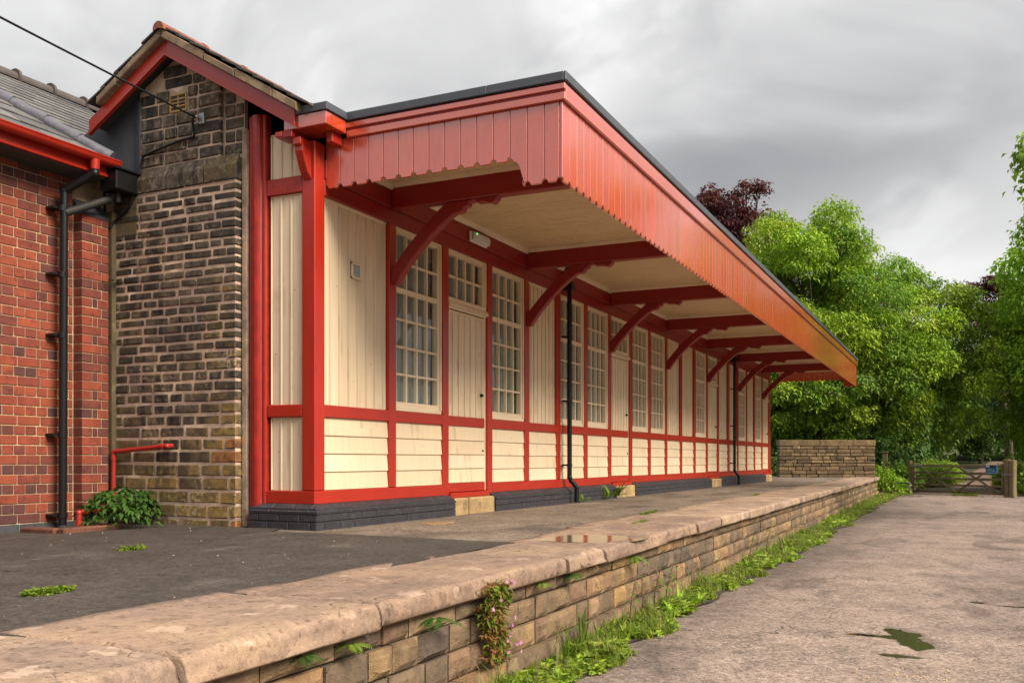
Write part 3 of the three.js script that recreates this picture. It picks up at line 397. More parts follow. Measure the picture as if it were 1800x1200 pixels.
// closing walls and roof behind
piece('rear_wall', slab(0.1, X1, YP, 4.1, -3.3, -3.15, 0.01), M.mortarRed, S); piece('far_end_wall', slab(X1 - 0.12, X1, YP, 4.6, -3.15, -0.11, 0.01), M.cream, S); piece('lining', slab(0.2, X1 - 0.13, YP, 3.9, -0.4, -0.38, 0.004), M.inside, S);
// ------------------------------------------------------------------ gable roof over the station building
const RZ = -1.54, GX = -0.2;                                    // ridge line, plane of the bargeboards
{
  const sl = (0.88 / 1.483), yB = 4.94;                           // slope; lower edge of the boards at the ridge
  const yat = (z) => yB - Math.abs(z - RZ) * sl, board = (z0, z1, off, h) => [[z0, yat(z0) + off], [z1, yat(z1) + off], [z1, yat(z1) + off + h], [z0, yat(z0) + off + h]];
  for (const [z, zz] of [[RZ + 0.0008, -0.06], [RZ - 0.0008, -2.53]]) {
    piece('bargeboard', prism(board(z, zz, 0, 0.145), GX, GX + 0.032, 'zy', 0.003), M.red, S);
    piece('barge_moulding', prism(board(z, zz, 0.001, 0.02), GX - 0.012, GX, 'zy'), M.red, S);
    piece('verge_soffit', prism(board(z, zz, 0.1, 0.03), GX + 0.034, -0.002, 'zy'), M.inside, S);
  }
  // uneven stone undercloak along the verge, in lengths
  const r = rng(331); for (const [s, end] of [[1, 0.0], [-1, -2.36]]) { let z = RZ; const stop = end; while (s > 0 ? z < stop - 0.02 : z > stop + 0.02) { let e = z + s * (0.34 + 0.25 * r()); if (s > 0) e = Math.min(e, stop); else e = Math.max(e, stop); const j = 0.02 * r(), h = 0.066 + 0.018 * r(); piece('verge_stone', prism(board(z + s * 0.002, e - s * 0.002, 0.146 + (s < 0 ? 0.01 : 0) * r(), h), GX - 0.05 - j, 0.02, 'zy', 0.008), M.vergeStone, S); z = e; } }
  // roof slopes in tile courses with a ragged edge, ridge tiles of red clay
  const run = (s, len, n) => { for (let k = 0; k < n; k++) { const z0 = RZ + s * len * k / n, z1 = RZ + s * (len * (k + 1) / n + 0.05), x0 = GX - 0.07 + 0.02 * r(); const o = 0.232 + 0.006; piece('tile_course', prism([[z0, yat(z0) + o + 0.0], [z1, yat(z1) + o + 0.018], [z1, yat(z1) + o + 0.034], [z0, yat(z0) + o + 0.016]], x0, X1 + 0.1, 'zy'), M.ridgeTile, S); } };
  run(1, 1.62, 9); run(-1, 0.9, 5);
  piece('rear_roof_slope', prism([[RZ - 0.9, yat(RZ - 0.9) + 0.2], [RZ - 2.1, yat(RZ - 2.1) + 0.2], [RZ - 2.1, yat(RZ - 2.1) + 0.24], [RZ - 0.9, yat(RZ - 0.9) + 0.24]], 0.3, X1 + 0.1, 'zy'), M.ridgeTile, S);
  for (let i = 0; i < 36; i++) { const x = GX - 0.08 + i * 0.56, l = i < 3 ? 0.56 : 0.56; const g = new THREE.CylinderGeometry(0.064, 0.068, l + 0.02, 12, 1, false, Math.PI * -0.08, Math.PI * 1.16); g.rotateZ(Math.PI / 2); g.translate(x + l / 2, yB + 0.215 + 0.012 * (r() - 0.5), RZ); const c = new THREE.CylinderGeometry(0.076, 0.076, 0.05, 14); c.rotateZ(Math.PI / 2); c.translate(x + l - 0.01, yB + 0.215, RZ); piece('ridge_tile', merge([g, c]), M.terracotta, S); }
  piece('ridge_bedding', slab(GX - 0.03, X1, yB + 0.14, yB + 0.21, RZ - 0.06, RZ + 0.06, 0.02, 'x'), M.vergeStone, S);
}
// ------------------------------------------------------------------ the old brick end wall with its weathered buttress
{
  const W = piece('brick_end_wall', slab(-0.1, 0.05, 0.4, 3.86, -2.42, -0.799), M.mortarDark, S);
  W.geometry = merge([slab(-0.099, 0.05, 0.4, 3.86, -2.42, -0.799, 0.003), prism([[-2.02, 3.86], [-1.03, 3.86], [-1.03, 4.7], [-1.54, 4.99], [-2.02, 4.72]], -0.046, 0.05, 'zy'), prism([[-1.03, 3.86], [-0.785, 3.86], [-0.785, 4.54], [-1.03, 4.68]], 0.005, 0.05, 'zy')].map((g) => boxUV(g, 'y')));
  const r = rng(341), wob = (q) => q;
  const brick = (z0, z1, y0, y1, xf, depth) => {
    const n = vn(z0 * 3, y0 * 4, 342) + 0.5 * (r() - 0.5); let t = n < 0.35 ? 0 : n < 0.55 ? 1 : n < 0.78 ? 2 : 3; if (y0 < 1.15) t = Math.min(4, t + 1 + (r() < 0.5 ? 1 : 0)); if (z1 > -0.95 && y0 < 2.2 && r() < 0.5) t = 4; if (z1 > -0.86 && y0 < 1.9 && r() < 0.45) t = 5;
    const j = 0.008 * (r() - 0.5), k = [0, 1, 2, 3].map(() => 0.006 * (r() - 0.5)), zc = (z0 + z1) / 2, yc = (y0 + y1) / 2;
    const g = cbox(xf + j, xf + depth, y0, y1, z0, z1, 0.008 + 0.006 * r(), (q) => [q[0] + (q[0] < xf + 0.03 ? 0.006 * (vn(q[1] * 40, q[2] * 30, 343) - 0.5) : 0), q[1] + (q[2] > zc ? k[0] : k[1]), q[2] + (q[1] > yc ? k[2] : k[3])]);
    piece('brick', boxUV(g, 'y'), darkTone[t], W);
  };
  let y = 0.56; const rowH = (y) => lerp(0.128, 0.083, sstep(0.6, 2.6, y));
  while (y < 3.74) { const h = rowH(y), m = 0.0155 + 0.006 * r(); let z = -2.285 - 0.2 * r(); while (z < -0.79) { let e = z + 0.15 + 0.2 * r() + (y < 1.2 ? 0.06 : 0); if (e > -0.86) e = -0.782; const s = Math.max(z, -2.285); if (e - s > 0.05) brick(s + 0.008 * (0.7 + r() * 0.5), e - 0.008, y + m / 2, y + h - m / 2, -0.107, e > -0.79 ? 0.111 : 0.06); z = e; } y += h; }
  // weathering course: a tall stone band with a sloping top
  let z = -2.0; for (const e of [-1.62, -1.16, -0.782]) { const top = 3.985, pts = [[-0.05, 3.745], [-0.115, 3.745], [-0.118, 3.868], [-0.052, top], [-0.05, top]]; piece('weathering_stone', prism(pts.concat([[-0.04, top], [-0.04, 3.745]].slice(0, 0)), z + 0.004, e - 0.004, 'xy', 0.002), darkTone[1], W); piece('weathering_stone', boxUV(cbox(-0.05, e > -1 ? 0.004 : 0, 3.75, 3.86, z + 0.004, e - 0.004, 0.004)), darkTone[1], W); z = e; }
  const vs = prism([[-0.118, 3.868], [0.0, 3.96], [0.03, 3.96], [0.03, 3.75], [-0.112, 3.75]], -1.03, -0.782, 'xy', 0.003); piece('weathering_stone', vs, darkTone[1], W);
  // upper bricks under the gable
  const gy = (z) => 4.94 - Math.abs(z + 1.54) * 0.593 + 0.04; y = 3.99;
  while (y < 4.9) { const h = 0.104 + 0.02 * r(), m = 0.014; let q = -2.02; while (q < -1.03) { let e = q + 0.16 + 0.2 * r(); if (e > -1.12) e = -1.022; const s = q; const vent = e > -1.63 && s < -1.42 && y + h > 4.47 && y < 4.63; if (Math.min(gy(s), gy(e)) > y + h * 0.5 && !vent) brick(s + 0.006, e - 0.006, y + m / 2, y + h - m / 2, -0.058, e > -1.03 ? 0.062 : 0.05); else if (vent) { if (s < -1.645) brick(s + 0.006, -1.638, y + m / 2, y + h - m / 2, -0.058, 0.05); if (e > -1.4) brick(-1.41, e - 0.006, y + m / 2, y + h - m / 2, -0.058, e > -1.03 ? 0.062 : 0.05); } q = e; }
    q = -1.015; while (q < -0.79) { let e = q + 0.12 + 0.1 * r(); if (e > -0.85) e = -0.786; if (gy(e) > y + h) brick(q + 0.005, e - 0.005, y + m / 2, y + h - m / 2, -0.006, 0.05); q = e; } y += h; }
  // clay air brick
  const ab = [slab(-0.052, -0.03, 4.466, 4.634, -1.628, -1.42, 0.003)], za = -1.628, zb = -1.42; ab.push(slab(-0.066, -0.05, 4.466, 4.482, za, zb), slab(-0.066, -0.05, 4.618, 4.634, za, zb), slab(-0.066, -0.05, 4.482, 4.618, za, za + 0.014), slab(-0.066, -0.05, 4.482, 4.618, zb - 0.014, zb), slab(-0.064, -0.05, 4.482, 4.618, -1.53, -1.518)); for (let i = 1; i < 4; i++) ab.push(slab(-0.064, -0.05, 4.482 + i * 0.034 - 0.006, 4.482 + i * 0.034 + 0.006, za + 0.014, zb - 0.014)); piece('air_brick', merge(ab), M.airbrick, W);
  piece('shade_plate', slab(-0.0535, -0.05, 4.482, 4.618, za + 0.014, zb - 0.014, 0.001), M.inside, W);  // dark plate stands in for the shade inside the openings
  // rendered corner, felt cheek and its edge trims beside the valley
  piece('render_patch', slab(-0.106, -0.09, 3.36, 3.86, -2.3, -2.0, 0.006), M.render, W); piece('mortar_fillet', slab(-0.15, -0.095, 0.5, 3.6, -2.36, -2.27, 0.01), M.render, W);
  piece('felt_cheek', prism([[-2.09, 3.8], [-2.09, 4.86], [-2.75, 4.5], [-3.1, 4.3], [-3.1, 3.8]], 0.0, 0.03, 'zy'), M.felt, S);
  piece('felt_trim', slab(-0.03, 0.02, 3.86, 4.66, -2.085, -2.025, 0.004), M.felt, S); piece('felt_trim', slab(-0.055, 0.0, 3.88, 4.66, -2.024, -1.985, 0.004), M.leadGrey, S);
  piece('gable_core', prism([[-2.02, 3.9], [-1.03, 3.9], [-1.03, 4.6], [-1.54, 4.92], [-2.02, 4.64]], 0.03, 0.3, 'zy'), M.inside, S); piece('end_wall_core', slab(0.085, 0.19, 0.5, 4.05, -2.4, -0.12, 0.01), M.inside, S);
}
// ------------------------------------------------------------------ pipes, vent and light on the timber front
function downpipe(x, parent) {
  const p = piece('downpipe', pipeRun([[x, 3.62, 0.1], [x, 0.98, 0.1], [x + 0.02, 0.93, 0.12], [x + 0.02, 0.84, 0.2], [x + 0.02, 0.625, 0.2]].map((q) => q), 0.034), M.blackPipe, parent);
  for (const y of [1.15, 2.05, 2.95]) piece('pipe_clip', merge([new THREE.CylinderGeometry(0.041, 0.041, 0.03, 14).translate(x, y, 0.1), slab(x - 0.06, x + 0.06, y - 0.012, y + 0.012, 0.001, 0.06, 0.003)]), M.blackPipe, p);
  piece('hopper', merge([slab(x - 0.07, x + 0.07, 3.6, 3.72, 0.02, 0.16, 0.01), slab(x - 0.05, x + 0.05, 3.72, 3.92, 0.03, 0.14, 0.004)]), M.blackPipe, p);
}
downpipe(5.66, S); downpipe(16.36, S);
{ const l = 0.6, q = 0.757, y0 = 2.91, y1 = 3.06, z = -0.05, v = [slab(l, l + 0.02, y0, y1, z, z + 0.022), slab(q - 0.02, q, y0, y1, z, z + 0.022), slab(l, q, y1 - 0.02, y1, z, z + 0.022), slab(l, q, y0, y0 + 0.02, z, z + 0.022)];
  const gr = piece('vent_grille', merge(v), M.cream, S); piece('vent_back', slab(l + 0.015, q - 0.015, y0 + 0.015, y1 - 0.015, z + 0.002, z + 0.012, 0.001), M.leadGrey, gr); for (let i = 0; i < 9; i++) piece('louvre', prism([[z + 0.014, y0 + 0.026 + i * 0.0115], [z + 0.02, y0 + 0.02 + i * 0.0115], [z + 0.02, y0 + 0.023 + i * 0.0115], [z + 0.014, y0 + 0.029 + i * 0.0115]], l + 0.02, q - 0.02, 'zy'), M.white, gr); }
{ const L = thing('bulkhead_light', 'white emergency light fixed under the canopy above the nearest door', 'light', [3.0, 3.76, 0.02]); piece('back_box', slab(2.8, 3.22, 3.705, 3.825, 0.017, 0.05, 0.012, 'x'), M.white, L); piece('diffuser', boxUV(cbox(2.815, 3.205, 3.715, 3.815, 0.05, 0.1, 0.03)), M.lens, L);
  for (let i = 0; i < 9; i++) piece('rib', slab(2.86 + i * 0.036, 2.866 + i * 0.036, 3.718, 3.812, 0.098, 0.103, 0.002), M.lens, L); const g = new THREE.SphereGeometry(0.008, 10, 8); g.translate(2.85, 3.79, 0.104); piece('indicator_lamp', g, mat([0.02, 0.3, 0.04], { emissive: lin(0.05, 0.9, 0.12), emissiveIntensity: 0.5 }), L); }

// ------------------------------------------------------------------ the red brick building at the left
const RB = thing('brick_building', 'red brick building with slate roof and red gutter at the left', 'building', [-2.2, 0.58, -2.4]);
const RW = -2.403, RPZ = -2.29;
{
  const r = rng(401), W = piece('brick_wall', slab(-5.5, -0.13, 0.35, 3.95, RW - 0.25, RW - 0.008, 0.003), M.mortarRed, RB), far = [];
  const rb = (x0, x1, y0, y1, zf, d, dark, keep) => { let t = Math.floor(r() * 3.2) + (r() < 0.14 ? 1 : 0); if (dark && r() < 0.7) t = 3 + Math.floor(r() * 3); t = Math.min(5, t); const g = boxUV(cbox(x0, x1, y0, y1, zf - d, zf + 0.003 * (r() - 0.5), 0.003 + 0.002 * r()), 'y', r() * 3, r() * 3); if (keep) piece('brick', g, redTone[t], W); else far.push([g, t]); };
  let y = 0.665, row = 0; while (y < 3.9) { const h = 0.0865, hd = row % 2, L = hd ? 0.112 : 0.228; let x = -0.484 - 10 * L - (hd ? 0 : 0.114); const sootDark = y > 3.5 || y < 1.15;  // flag picks more dark bricks in the lowest and highest rows
    for (x = -5.5; x < -0.484;) { const e = Math.min(-0.484, Math.round((x + L) / L) * L + (hd ? 0.03 : 0.085)); const ee = Math.min(e <= x + 0.02 ? x + L : e, -0.484); if (ee - x > 0.03) rb(x + 0.004, ee - 0.004, y, y + h - 0.009, RW, 0.05, hd ? r() < (y < 2.2 ? 0.5 : 0.18) || sootDark : sootDark && r() < 0.5, x > -1.72); x = ee; }
    y += h; row++; }
  // blue brick base course and the pilaster in the corner
  for (let x = -5.5; x < -0.2; x += 0.235) { const g = boxUV(cbox(x + 0.004, x + 0.231, 0.5, 0.656, RW - 0.05, RW + 0.004, 0.004), 'y', r() * 2, r() * 2); if (x > -1.9) piece('blue_brick', g, blueBrick, W); else far.push([g, 9]); }
  piece('pilaster_core', slab(-0.474, -0.175, 0.4, 3.5, RW - 0.01, RPZ - 0.008, 0.003), M.mortarRed, W);
  y = 0.665; row = 0; while (y < 3.5) { const h = 0.0865, hd = row % 2, cuts = hd ? [-0.482, -0.36, -0.3, -0.172] : [-0.482, -0.255, -0.172]; for (let i = 0; i + 1 < cuts.length; i++) rb(cuts[i] + 0.004, cuts[i + 1] - 0.004, y, y + h - 0.009, RPZ, i ? 0.05 : 0.112, y < 2.2 ? true : r() < 0.3, true); y += h; row++; }
  for (const [z0, z1, a, b] of [[RPZ - 0.05, RPZ + 0.006, 3.5, 3.57], [RPZ - 0.112, RPZ - 0.045, 3.56, 3.63]]) for (const [p, q] of [[-0.49, -0.33], [-0.325, -0.17]]) piece('blue_brick', prism([[z0, a], [z1, a], [z1 - 0.005, a + 0.03], [z0, b + 0.025]], p, q, 'zy', 0.004), blueBrick, W);
  piece('brick_run', merge(far.map((q) => q[0])), redTone[1], W).userData.kind = 'stuff';
  // eaves: soffit, red fascia and half-round gutter
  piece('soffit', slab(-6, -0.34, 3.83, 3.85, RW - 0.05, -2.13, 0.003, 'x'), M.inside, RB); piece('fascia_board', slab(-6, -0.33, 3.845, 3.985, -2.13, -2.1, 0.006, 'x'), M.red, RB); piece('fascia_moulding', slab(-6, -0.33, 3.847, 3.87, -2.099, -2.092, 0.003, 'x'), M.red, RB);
  const gut = []; for (let k = 0; k <= 10; k++) { const a = Math.PI * k / 10; gut.push([-2.035 + 0.055 * Math.cos(a), 3.99 - 0.06 * Math.sin(a)]); } const inner = gut.map(([z, y]) => [-2.035 + (z + 2.035) * 0.9, 3.99 + (y - 3.99) * 0.9]).reverse();
  const G = piece('gutter', prism([[-1.974, 3.994], [-1.974, 3.984], ...gut, ...inner], -6, -0.3, 'zy'), M.red, RB); piece('gutter_stop_end', prism([...gut], -0.3, -0.292, 'zy'), M.red, G);
  // slates: the front slope, its hip, and the main slope behind
  const front = (z) => 4.0 + (-2.06 - z) * 0.64, row0 = (zA, zB, n, x0, xr, w, drop, parent, name) => { for (let k = 0; k < n; k++) { const a = lerp(zA, zB, k / n), b = lerp(zA, zB, (k + 1.15) / n); let x = x0 - w * (k % 2) * 0.5; while (x < xr(b)) { const e = Math.min(x + w, xr(b) + 0.06), j = 0.004 * r(), t = slateTone[Math.floor(r() * 4)]; if (e - x > 0.05) piece(name, prism([[a, front(a) - drop + 0.014 + j], [b, front(b) - drop - 0.0], [b, front(b) - drop + 0.008], [a, front(a) - drop + 0.024 + j]], x + 0.002, e - 0.002, 'zy'), t, parent); x = e; } } };
  const FS = piece('front_roof_slope', prism([[-2.05, 3.985], [-3.15, front(-3.15) - 0.03], [-3.15, front(-3.15) - 0.05], [-2.05, 3.96]], -6, -0.4, 'zy'), M.inside, RB);
  const hipX = (z) => -0.36 + (z + 2.04) * 0.62; row0(-2.02, -3.15, 5, -2.9, hipX, 0.27, 0, FS, 'slate');
  const MS = piece('main_roof_slope', prism([[-2.2, front(-2.2) - 0.14], [-4.55, front(-4.55) - 0.11], [-4.55, front(-4.55) - 0.14], [-2.2, front(-2.2) - 0.17]], -7, 1.9, 'zy'), M.inside, RB);
  row0(-2.6, -4.5, 14, -1.35, () => 1.4, 0.24, 0.085, MS, 'slate');
  const back = piece('rear_roof_slope', prism([[-4.5, front(-4.5) - 0.09], [-7, 4.0], [-7, 3.97], [-4.5, front(-4.5) - 0.12]], -7, 1.9, 'zy'), M.ridgeTile, RB);
  for (let i = 0; i < 13; i++) { const x = -4 + i * 0.45, g = new THREE.CylinderGeometry(0.075, 0.075, 0.45, 10, 1, false, Math.PI * -0.1, Math.PI * 1.2); g.rotateZ(Math.PI / 2); g.translate(x + 0.225, front(-4.5) - 0.075, -4.5); const c = new THREE.CylinderGeometry(0.1, 0.1, 0.035, 10); c.rotateZ(Math.PI / 2); c.translate(x + 0.44, front(-4.5) - 0.06, -4.5); piece('ridge_tile', merge([g, c]), M.ridgeTile, RB); }
  for (let k = 0; k < 4; k++) { const z0 = -2.04 - k * 0.25, z1 = z0 - 0.27, A = V(hipX(z0), front(z0) + 0.03, z0), B = V(hipX(z1), front(z1) + 0.025, z1), d = B.clone().sub(A), g = new THREE.CylinderGeometry(0.055, 0.062, d.length(), 12, 1, false); g.applyQuaternion(new THREE.Quaternion().setFromUnitVectors(V(0, 1, 0), d.clone().normalize())); g.translate(...A.add(B).multiplyScalar(0.5).toArray()); piece('hip_tile', boxUV(g), M.hipTile, RB); }
  piece('rear_block', slab(-6, 1.8, 0.4, 3.9, -7, -2.7, 0.01), M.mortarRed, RB);
  // black rainwater goods
  const D = piece('downpipe', pipeRun([[-0.56, 3.95, -2.03], [-0.56, 3.82, -2.03], [-0.68, 3.66, -2.28], [-0.69, 0.63, -2.29]], 0.036, 14), M.blackPipe, RB); piece('outlet', new THREE.CylinderGeometry(0.045, 0.04, 0.09, 14).translate(-0.56, 3.9, -2.03), M.red, D);
  for (const y of [0.72, 1.45, 2.35, 2.9, 3.5]) piece('pipe_clip', merge([new THREE.CylinderGeometry(0.043, 0.043, 0.05, 14).translate(-0.69, y, -2.29), slab(-0.78, -0.69, y - 0.012, y + 0.012, -2.4, -2.3, 0.003)]), M.blackPipe, D);
  piece('branch_pipe', pipeRun([[-0.68, 3.46, -2.27], [-0.3, 3.66, -2.15], [-0.2, 3.78, -2.1]], 0.036, 14), mat([0.014, 0.0135, 0.013], { roughness: 0.7 }), RB);
  piece('hopper_head', merge([slab(-0.36, -0.06, 3.73, 3.92, -2.2, -1.98, 0.012), slab(-0.38, -0.05, 3.915, 3.935, -2.22, -1.96, 0.004)]), M.blackPipe, RB);
  piece('hopper_outlet', new THREE.CylinderGeometry(0.04, 0.035, 0.1, 12).translate(-0.24, 3.69, -2.1), M.blackPipe, RB);
  piece('valley_lead', prism([[-2.0, 3.94], [-2.2, 4.0], [-2.75, 4.22], [-2.75, 4.2], [-2.0, 3.92]], -0.34, 0.0, 'zy'), M.felt, RB);
}
// waste pipes, gully
{ const wp = thing('waste_pipe', 'red waste pipe coming out of the dark brick wall and turning down the corner', 'pipe', [-0.15, 0.9, -2.25]); piece('pipe_run', pipeRun([[-0.1, 1.355, -1.55], [-0.16, 1.35, -1.56], [-0.16, 1.3, -2.24], [-0.17, 0.7, -2.24]], 0.022, 12), M.redPipe, wp); piece('collar', new THREE.CylinderGeometry(0.028, 0.028, 0.05, 12).translate(-0.16, 1.24, -2.24), M.redPipe, wp); piece('collar', new THREE.CylinderGeometry(0.028, 0.028, 0.05, 12).rotateX(Math.PI / 2).translate(-0.16, 1.347, -1.62), M.redPipe, wp);
  const w2 = thing('waste_pipe', 'short red bent pipe dropping into the stone gully', 'pipe', [-0.75, 0.6, -1.95]); piece('pipe_run', pipeRun([[-0.35, 0.76, -2.1], [-0.78, 0.755, -1.97], [-0.78, 0.6, -1.97]], 0.024, 12), M.redPipe, w2); piece('collar', new THREE.CylinderGeometry(0.03, 0.03, 0.04, 12).translate(-0.78, 0.66, -1.97), M.redPipe, w2);
  const g = thing('gully_surround', 'reddish stone gully surround at the foot of the left black downpipe', 'drain', [-0.85, 0.6, -1.9]); const gm = mat([0.2, 0.085, 0.06], { map: T.sand, bumpMap: T.sandBump, bumpScale: 0.012, roughness: 0.9 }); piece('slab_edge', boxUV(cbox(-1.1, -0.45, 0.57, 0.645, -1.86, -1.76, 0.015)), gm, g); piece('slab_edge', boxUV(cbox(-1.12, -1.01, 0.57, 0.64, -2.3, -1.865, 0.015)), gm, g); piece('slab_edge', boxUV(cbox(-0.55, -0.44, 0.57, 0.64, -2.2, -1.865, 0.015)), gm, g); piece('drain_grate', slab(-1.0, -0.56, 0.585, 0.6, -2.28, -1.87, 0.003), M.blackPipe, g); }
// overhead cable, its hook, and the black cable down the wall
{ const a = [-0.11, 4.36, -1.27], e = [-10, 4.5, -0.12], pts = []; for (let i = 0; i <= 20; i++) { const t = i / 20; pts.push([lerp(a[0], e[0], t), lerp(a[1], e[1], t) - 0.1 * Math.sin(Math.PI * t), lerp(a[2], e[2], t)]); }
  const c = thing('overhead_cable', 'black overhead cable strung from the gable wall across the sky', 'cable', a); piece('cable', boxUV(tube(pts, 0.009, 60, 8)), M.blackPipe, c); for (let i = 0; i < 3; i++) piece('binding', new THREE.TorusGeometry(0.016, 0.006, 6, 12).rotateY(0.6).translate(-0.12 - i * 0.02, 4.36 + i * 0.001, -1.27 + i * 0.012), M.blackPipe, c); piece('wall_hook', merge([slab(-0.085, -0.058, 4.3, 4.4, -1.25, -1.19, 0.004), slab(-0.14, -0.08, 4.34, 4.365, -1.24, -1.215, 0.004)]), M.galv, c);
  const w = thing('wall_cable', 'black cable clipped down the dark brick wall from the hook', 'cable', [-0.13, 3.4, -1.9]); piece('cable', boxUV(tube([[-0.12, 4.35, -1.29], [-0.1, 4.28, -1.3], [-0.075, 4.2, -1.31], [-0.08, 4.18, -1.5], [-0.08, 4.14, -1.75], [-0.075, 4.1, -1.95], [-0.08, 3.98, -1.98], [-0.1, 3.85, -1.99], [-0.13, 3.72, -2.02], [-0.13, 3.62, -2.08], [-0.13, 3.54, -2.2], [-0.14, 3.5, -2.26], [-0.17, 3.44, -2.28]], 0.012, 70, 8)), M.blackPipe, w); }
// ------------------------------------------------------------------ platform edge: sandstone wall and coping
{
  const P = thing('platform_wall', 'sandstone platform edge wall with worn coping slabs and weeds at its foot', 'wall', [8, 0, 2.8]), r = rng(501), far = [[], []];
  // coping slabs: a rounded, worn nosing and an irregular back edge
  const joints = [-9.4, -7.7, -6.1, -4.5, -3.39, -1.28, -0.53, 1.02, 2.1, 3.08, 4.66, 6.1, 7.3]; while (joints.at(-1) < 28.2) joints.push(joints.at(-1) + 0.95 + 0.7 * r()); joints.push(29.15);
  for (let i = 0; i + 1 < joints.length; i++) {
    const a = joints[i] + 0.009, b = joints[i + 1] - 0.009, n = Math.max(5, Math.round((b - a) / (a < 3 ? 0.07 : a < 9 ? 0.16 : 0.3))), inner = 0.86 + 0.16 * (r() - 0.5), lift = 0.012 * (r() - 0.5), skew = 0.03 * (r() - 0.5), t = 0.1 + 0.012 * r(), off = 0.018 * (r() - 0.5), sa = 0.03 * (r() - 0.5), sb = 0.03 * (r() - 0.5), prof = [];
    const rr = 0.034, NT = a < 3 ? 16 : 8, S0 = [[-inner, -0.05]]; for (let k = 0; k < NT; k++) S0.push([lerp(-inner, -rr, k / (NT - 1)), 0]); for (let k = 1; k <= 4; k++) { const q = Math.PI / 2 * k / 4; S0.push([-rr + rr * Math.sin(q), -rr + rr * Math.cos(q)]); } S0.push([0.002, -0.068], [0, -t + 0.012], [-0.012, -t], [-0.2, -t - 0.002]);
    const m = S0.length, pos = [], idx = [], endF = (x) => sstep(0, 0.025, x - a) * sstep(0, 0.025, b - x);
    for (let k = 0; k <= n; k++) { const x = k === 0 ? a : k === n ? b : lerp(a + 0.014, b - 0.014, (k - 1) / (n - 2)); const e = 0.6 + 0.4 * endF(k === 0 || k === n ? a : x);
      for (let q = 0; q < m; q++) { const [u, v] = S0[q], top = q >= 1 && q <= NT, w = fbm2(x * 2.2 + q * 0.13, u * 3 + 7, 3, 502) - 0.5, w2 = fbm2(x * 7, u * 9 + v * 30, 3, 503) - 0.5, chip = q >= NT && q <= NT + 5 ? Math.max(0, fbm2(x * 3.1, 3, 3, 504) - 0.6) * 0.12 : 0;
        const xx = x + (k === 0 ? sa * (-u / inner) * 0.5 : k === n ? sb * (-u / inner) * 0.5 : 0);
        let y = 0.627 + lift + v + skew * (x - (a + b) / 2) * 0.5 + (top ? 0.016 * w + 0.008 * w2 : 0.006 * w2) - chip * 0.5 - (top ? 0.026 * Math.exp(-(((x - 0.24) / 0.27) ** 2 + ((zEdge(x) + u - 2.47) / 0.25) ** 2)) : 0) - (k === 0 || k === n ? (q >= 1 && q <= NT + 4 ? 0.016 : 0) : 0);
        let z = zEdge(x) + u + off + (q < 2 ? 0.12 * (fbm2(x * 1.7, 5, 3, 505) - 0.5) - 0.02 : q >= NT ? 0.022 * w + 0.008 * w2 - chip : 0); pos.push(xx, y, z); } }
    for (let k = 0; k < n; k++) for (let q = 0; q + 1 < m; q++) { const A = k * m + q, B = A + m; idx.push(A, A + 1, B, B, A + 1, B + 1); }
    for (const [k, s] of [[0, 1], [n, 0]]) for (let q = 1; q + 1 < m; q++) s ? idx.push(k * m, k * m + q + 1, k * m + q) : idx.push(k * m, k * m + q, k * m + q + 1);
    let g = new THREE.BufferGeometry(); g.setAttribute('position', new THREE.Float32BufferAttribute(pos, 3)); g.setIndex(idx); g.computeVertexNormals(); g = boxUV(g.toNonIndexed(), 'z', r() * 5, r() * 5); piece('coping_stone', g, copeTone[Math.floor(r() * 4)], P);
  }
  // courses of rock-faced blocks
  const face = (x0, x1, y0, y1, out, big) => {
    const nx = big ? 7 : 3, ny = big ? 4 : 2, t = [], sd = r() * 90, rough = 0.028 + 0.03 * r(), pt = (i, j) => { const u = i / nx, v = j / ny, x = lerp(x0, x1, u), y = lerp(y0, y1, v), ed = Math.min(u, 1 - u) * (x1 - x0), ey = Math.min(v, 1 - v) * (y1 - y0), inn = sstep(0, 0.04, ed) * sstep(0, 0.03, ey); return [x, y, zEdge(x) - 0.075 + out + (inn * (0.008 + rough * (fbm2(x * 7 + sd, y * 9, 3, 511) - 0.35)) - (1 - inn) * 0.004)]; };
    for (let i = 0; i < nx; i++) for (let j = 0; j < ny; j++) { const A = pt(i, j), B = pt(i + 1, j), C = pt(i + 1, j + 1), D = pt(i, j + 1); t.push(...A, ...B, ...C, ...A, ...C, ...D); }
    const bk = (p) => [p[0], p[1], zEdge(p[0]) - 0.2]; const side = (list) => { for (let k = 0; k + 1 < list.length; k++) { const A = list[k], B = list[k + 1]; t.push(...A, ...bk(A), ...B, ...B, ...bk(A), ...bk(B)); } };
    side(Array.from({ length: nx + 1 }, (_, i) => pt(i, 0))); side(Array.from({ length: ny + 1 }, (_, j) => pt(nx, j))); side(Array.from({ length: nx + 1 }, (_, i) => pt(nx - i, ny))); side(Array.from({ length: ny + 1 }, (_, j) => pt(0, ny - j)));
    let g = fromTris(t); return boxUV(g, r() < 0.5 ? 'x' : 'y', r() * 5, r() * 5);
  };
  const rows = [[0.425, 0.512, -0.012], [0.29, 0.42, 0], [0.15, 0.285, 0.006], [-0.12, 0.145, 0.05]];
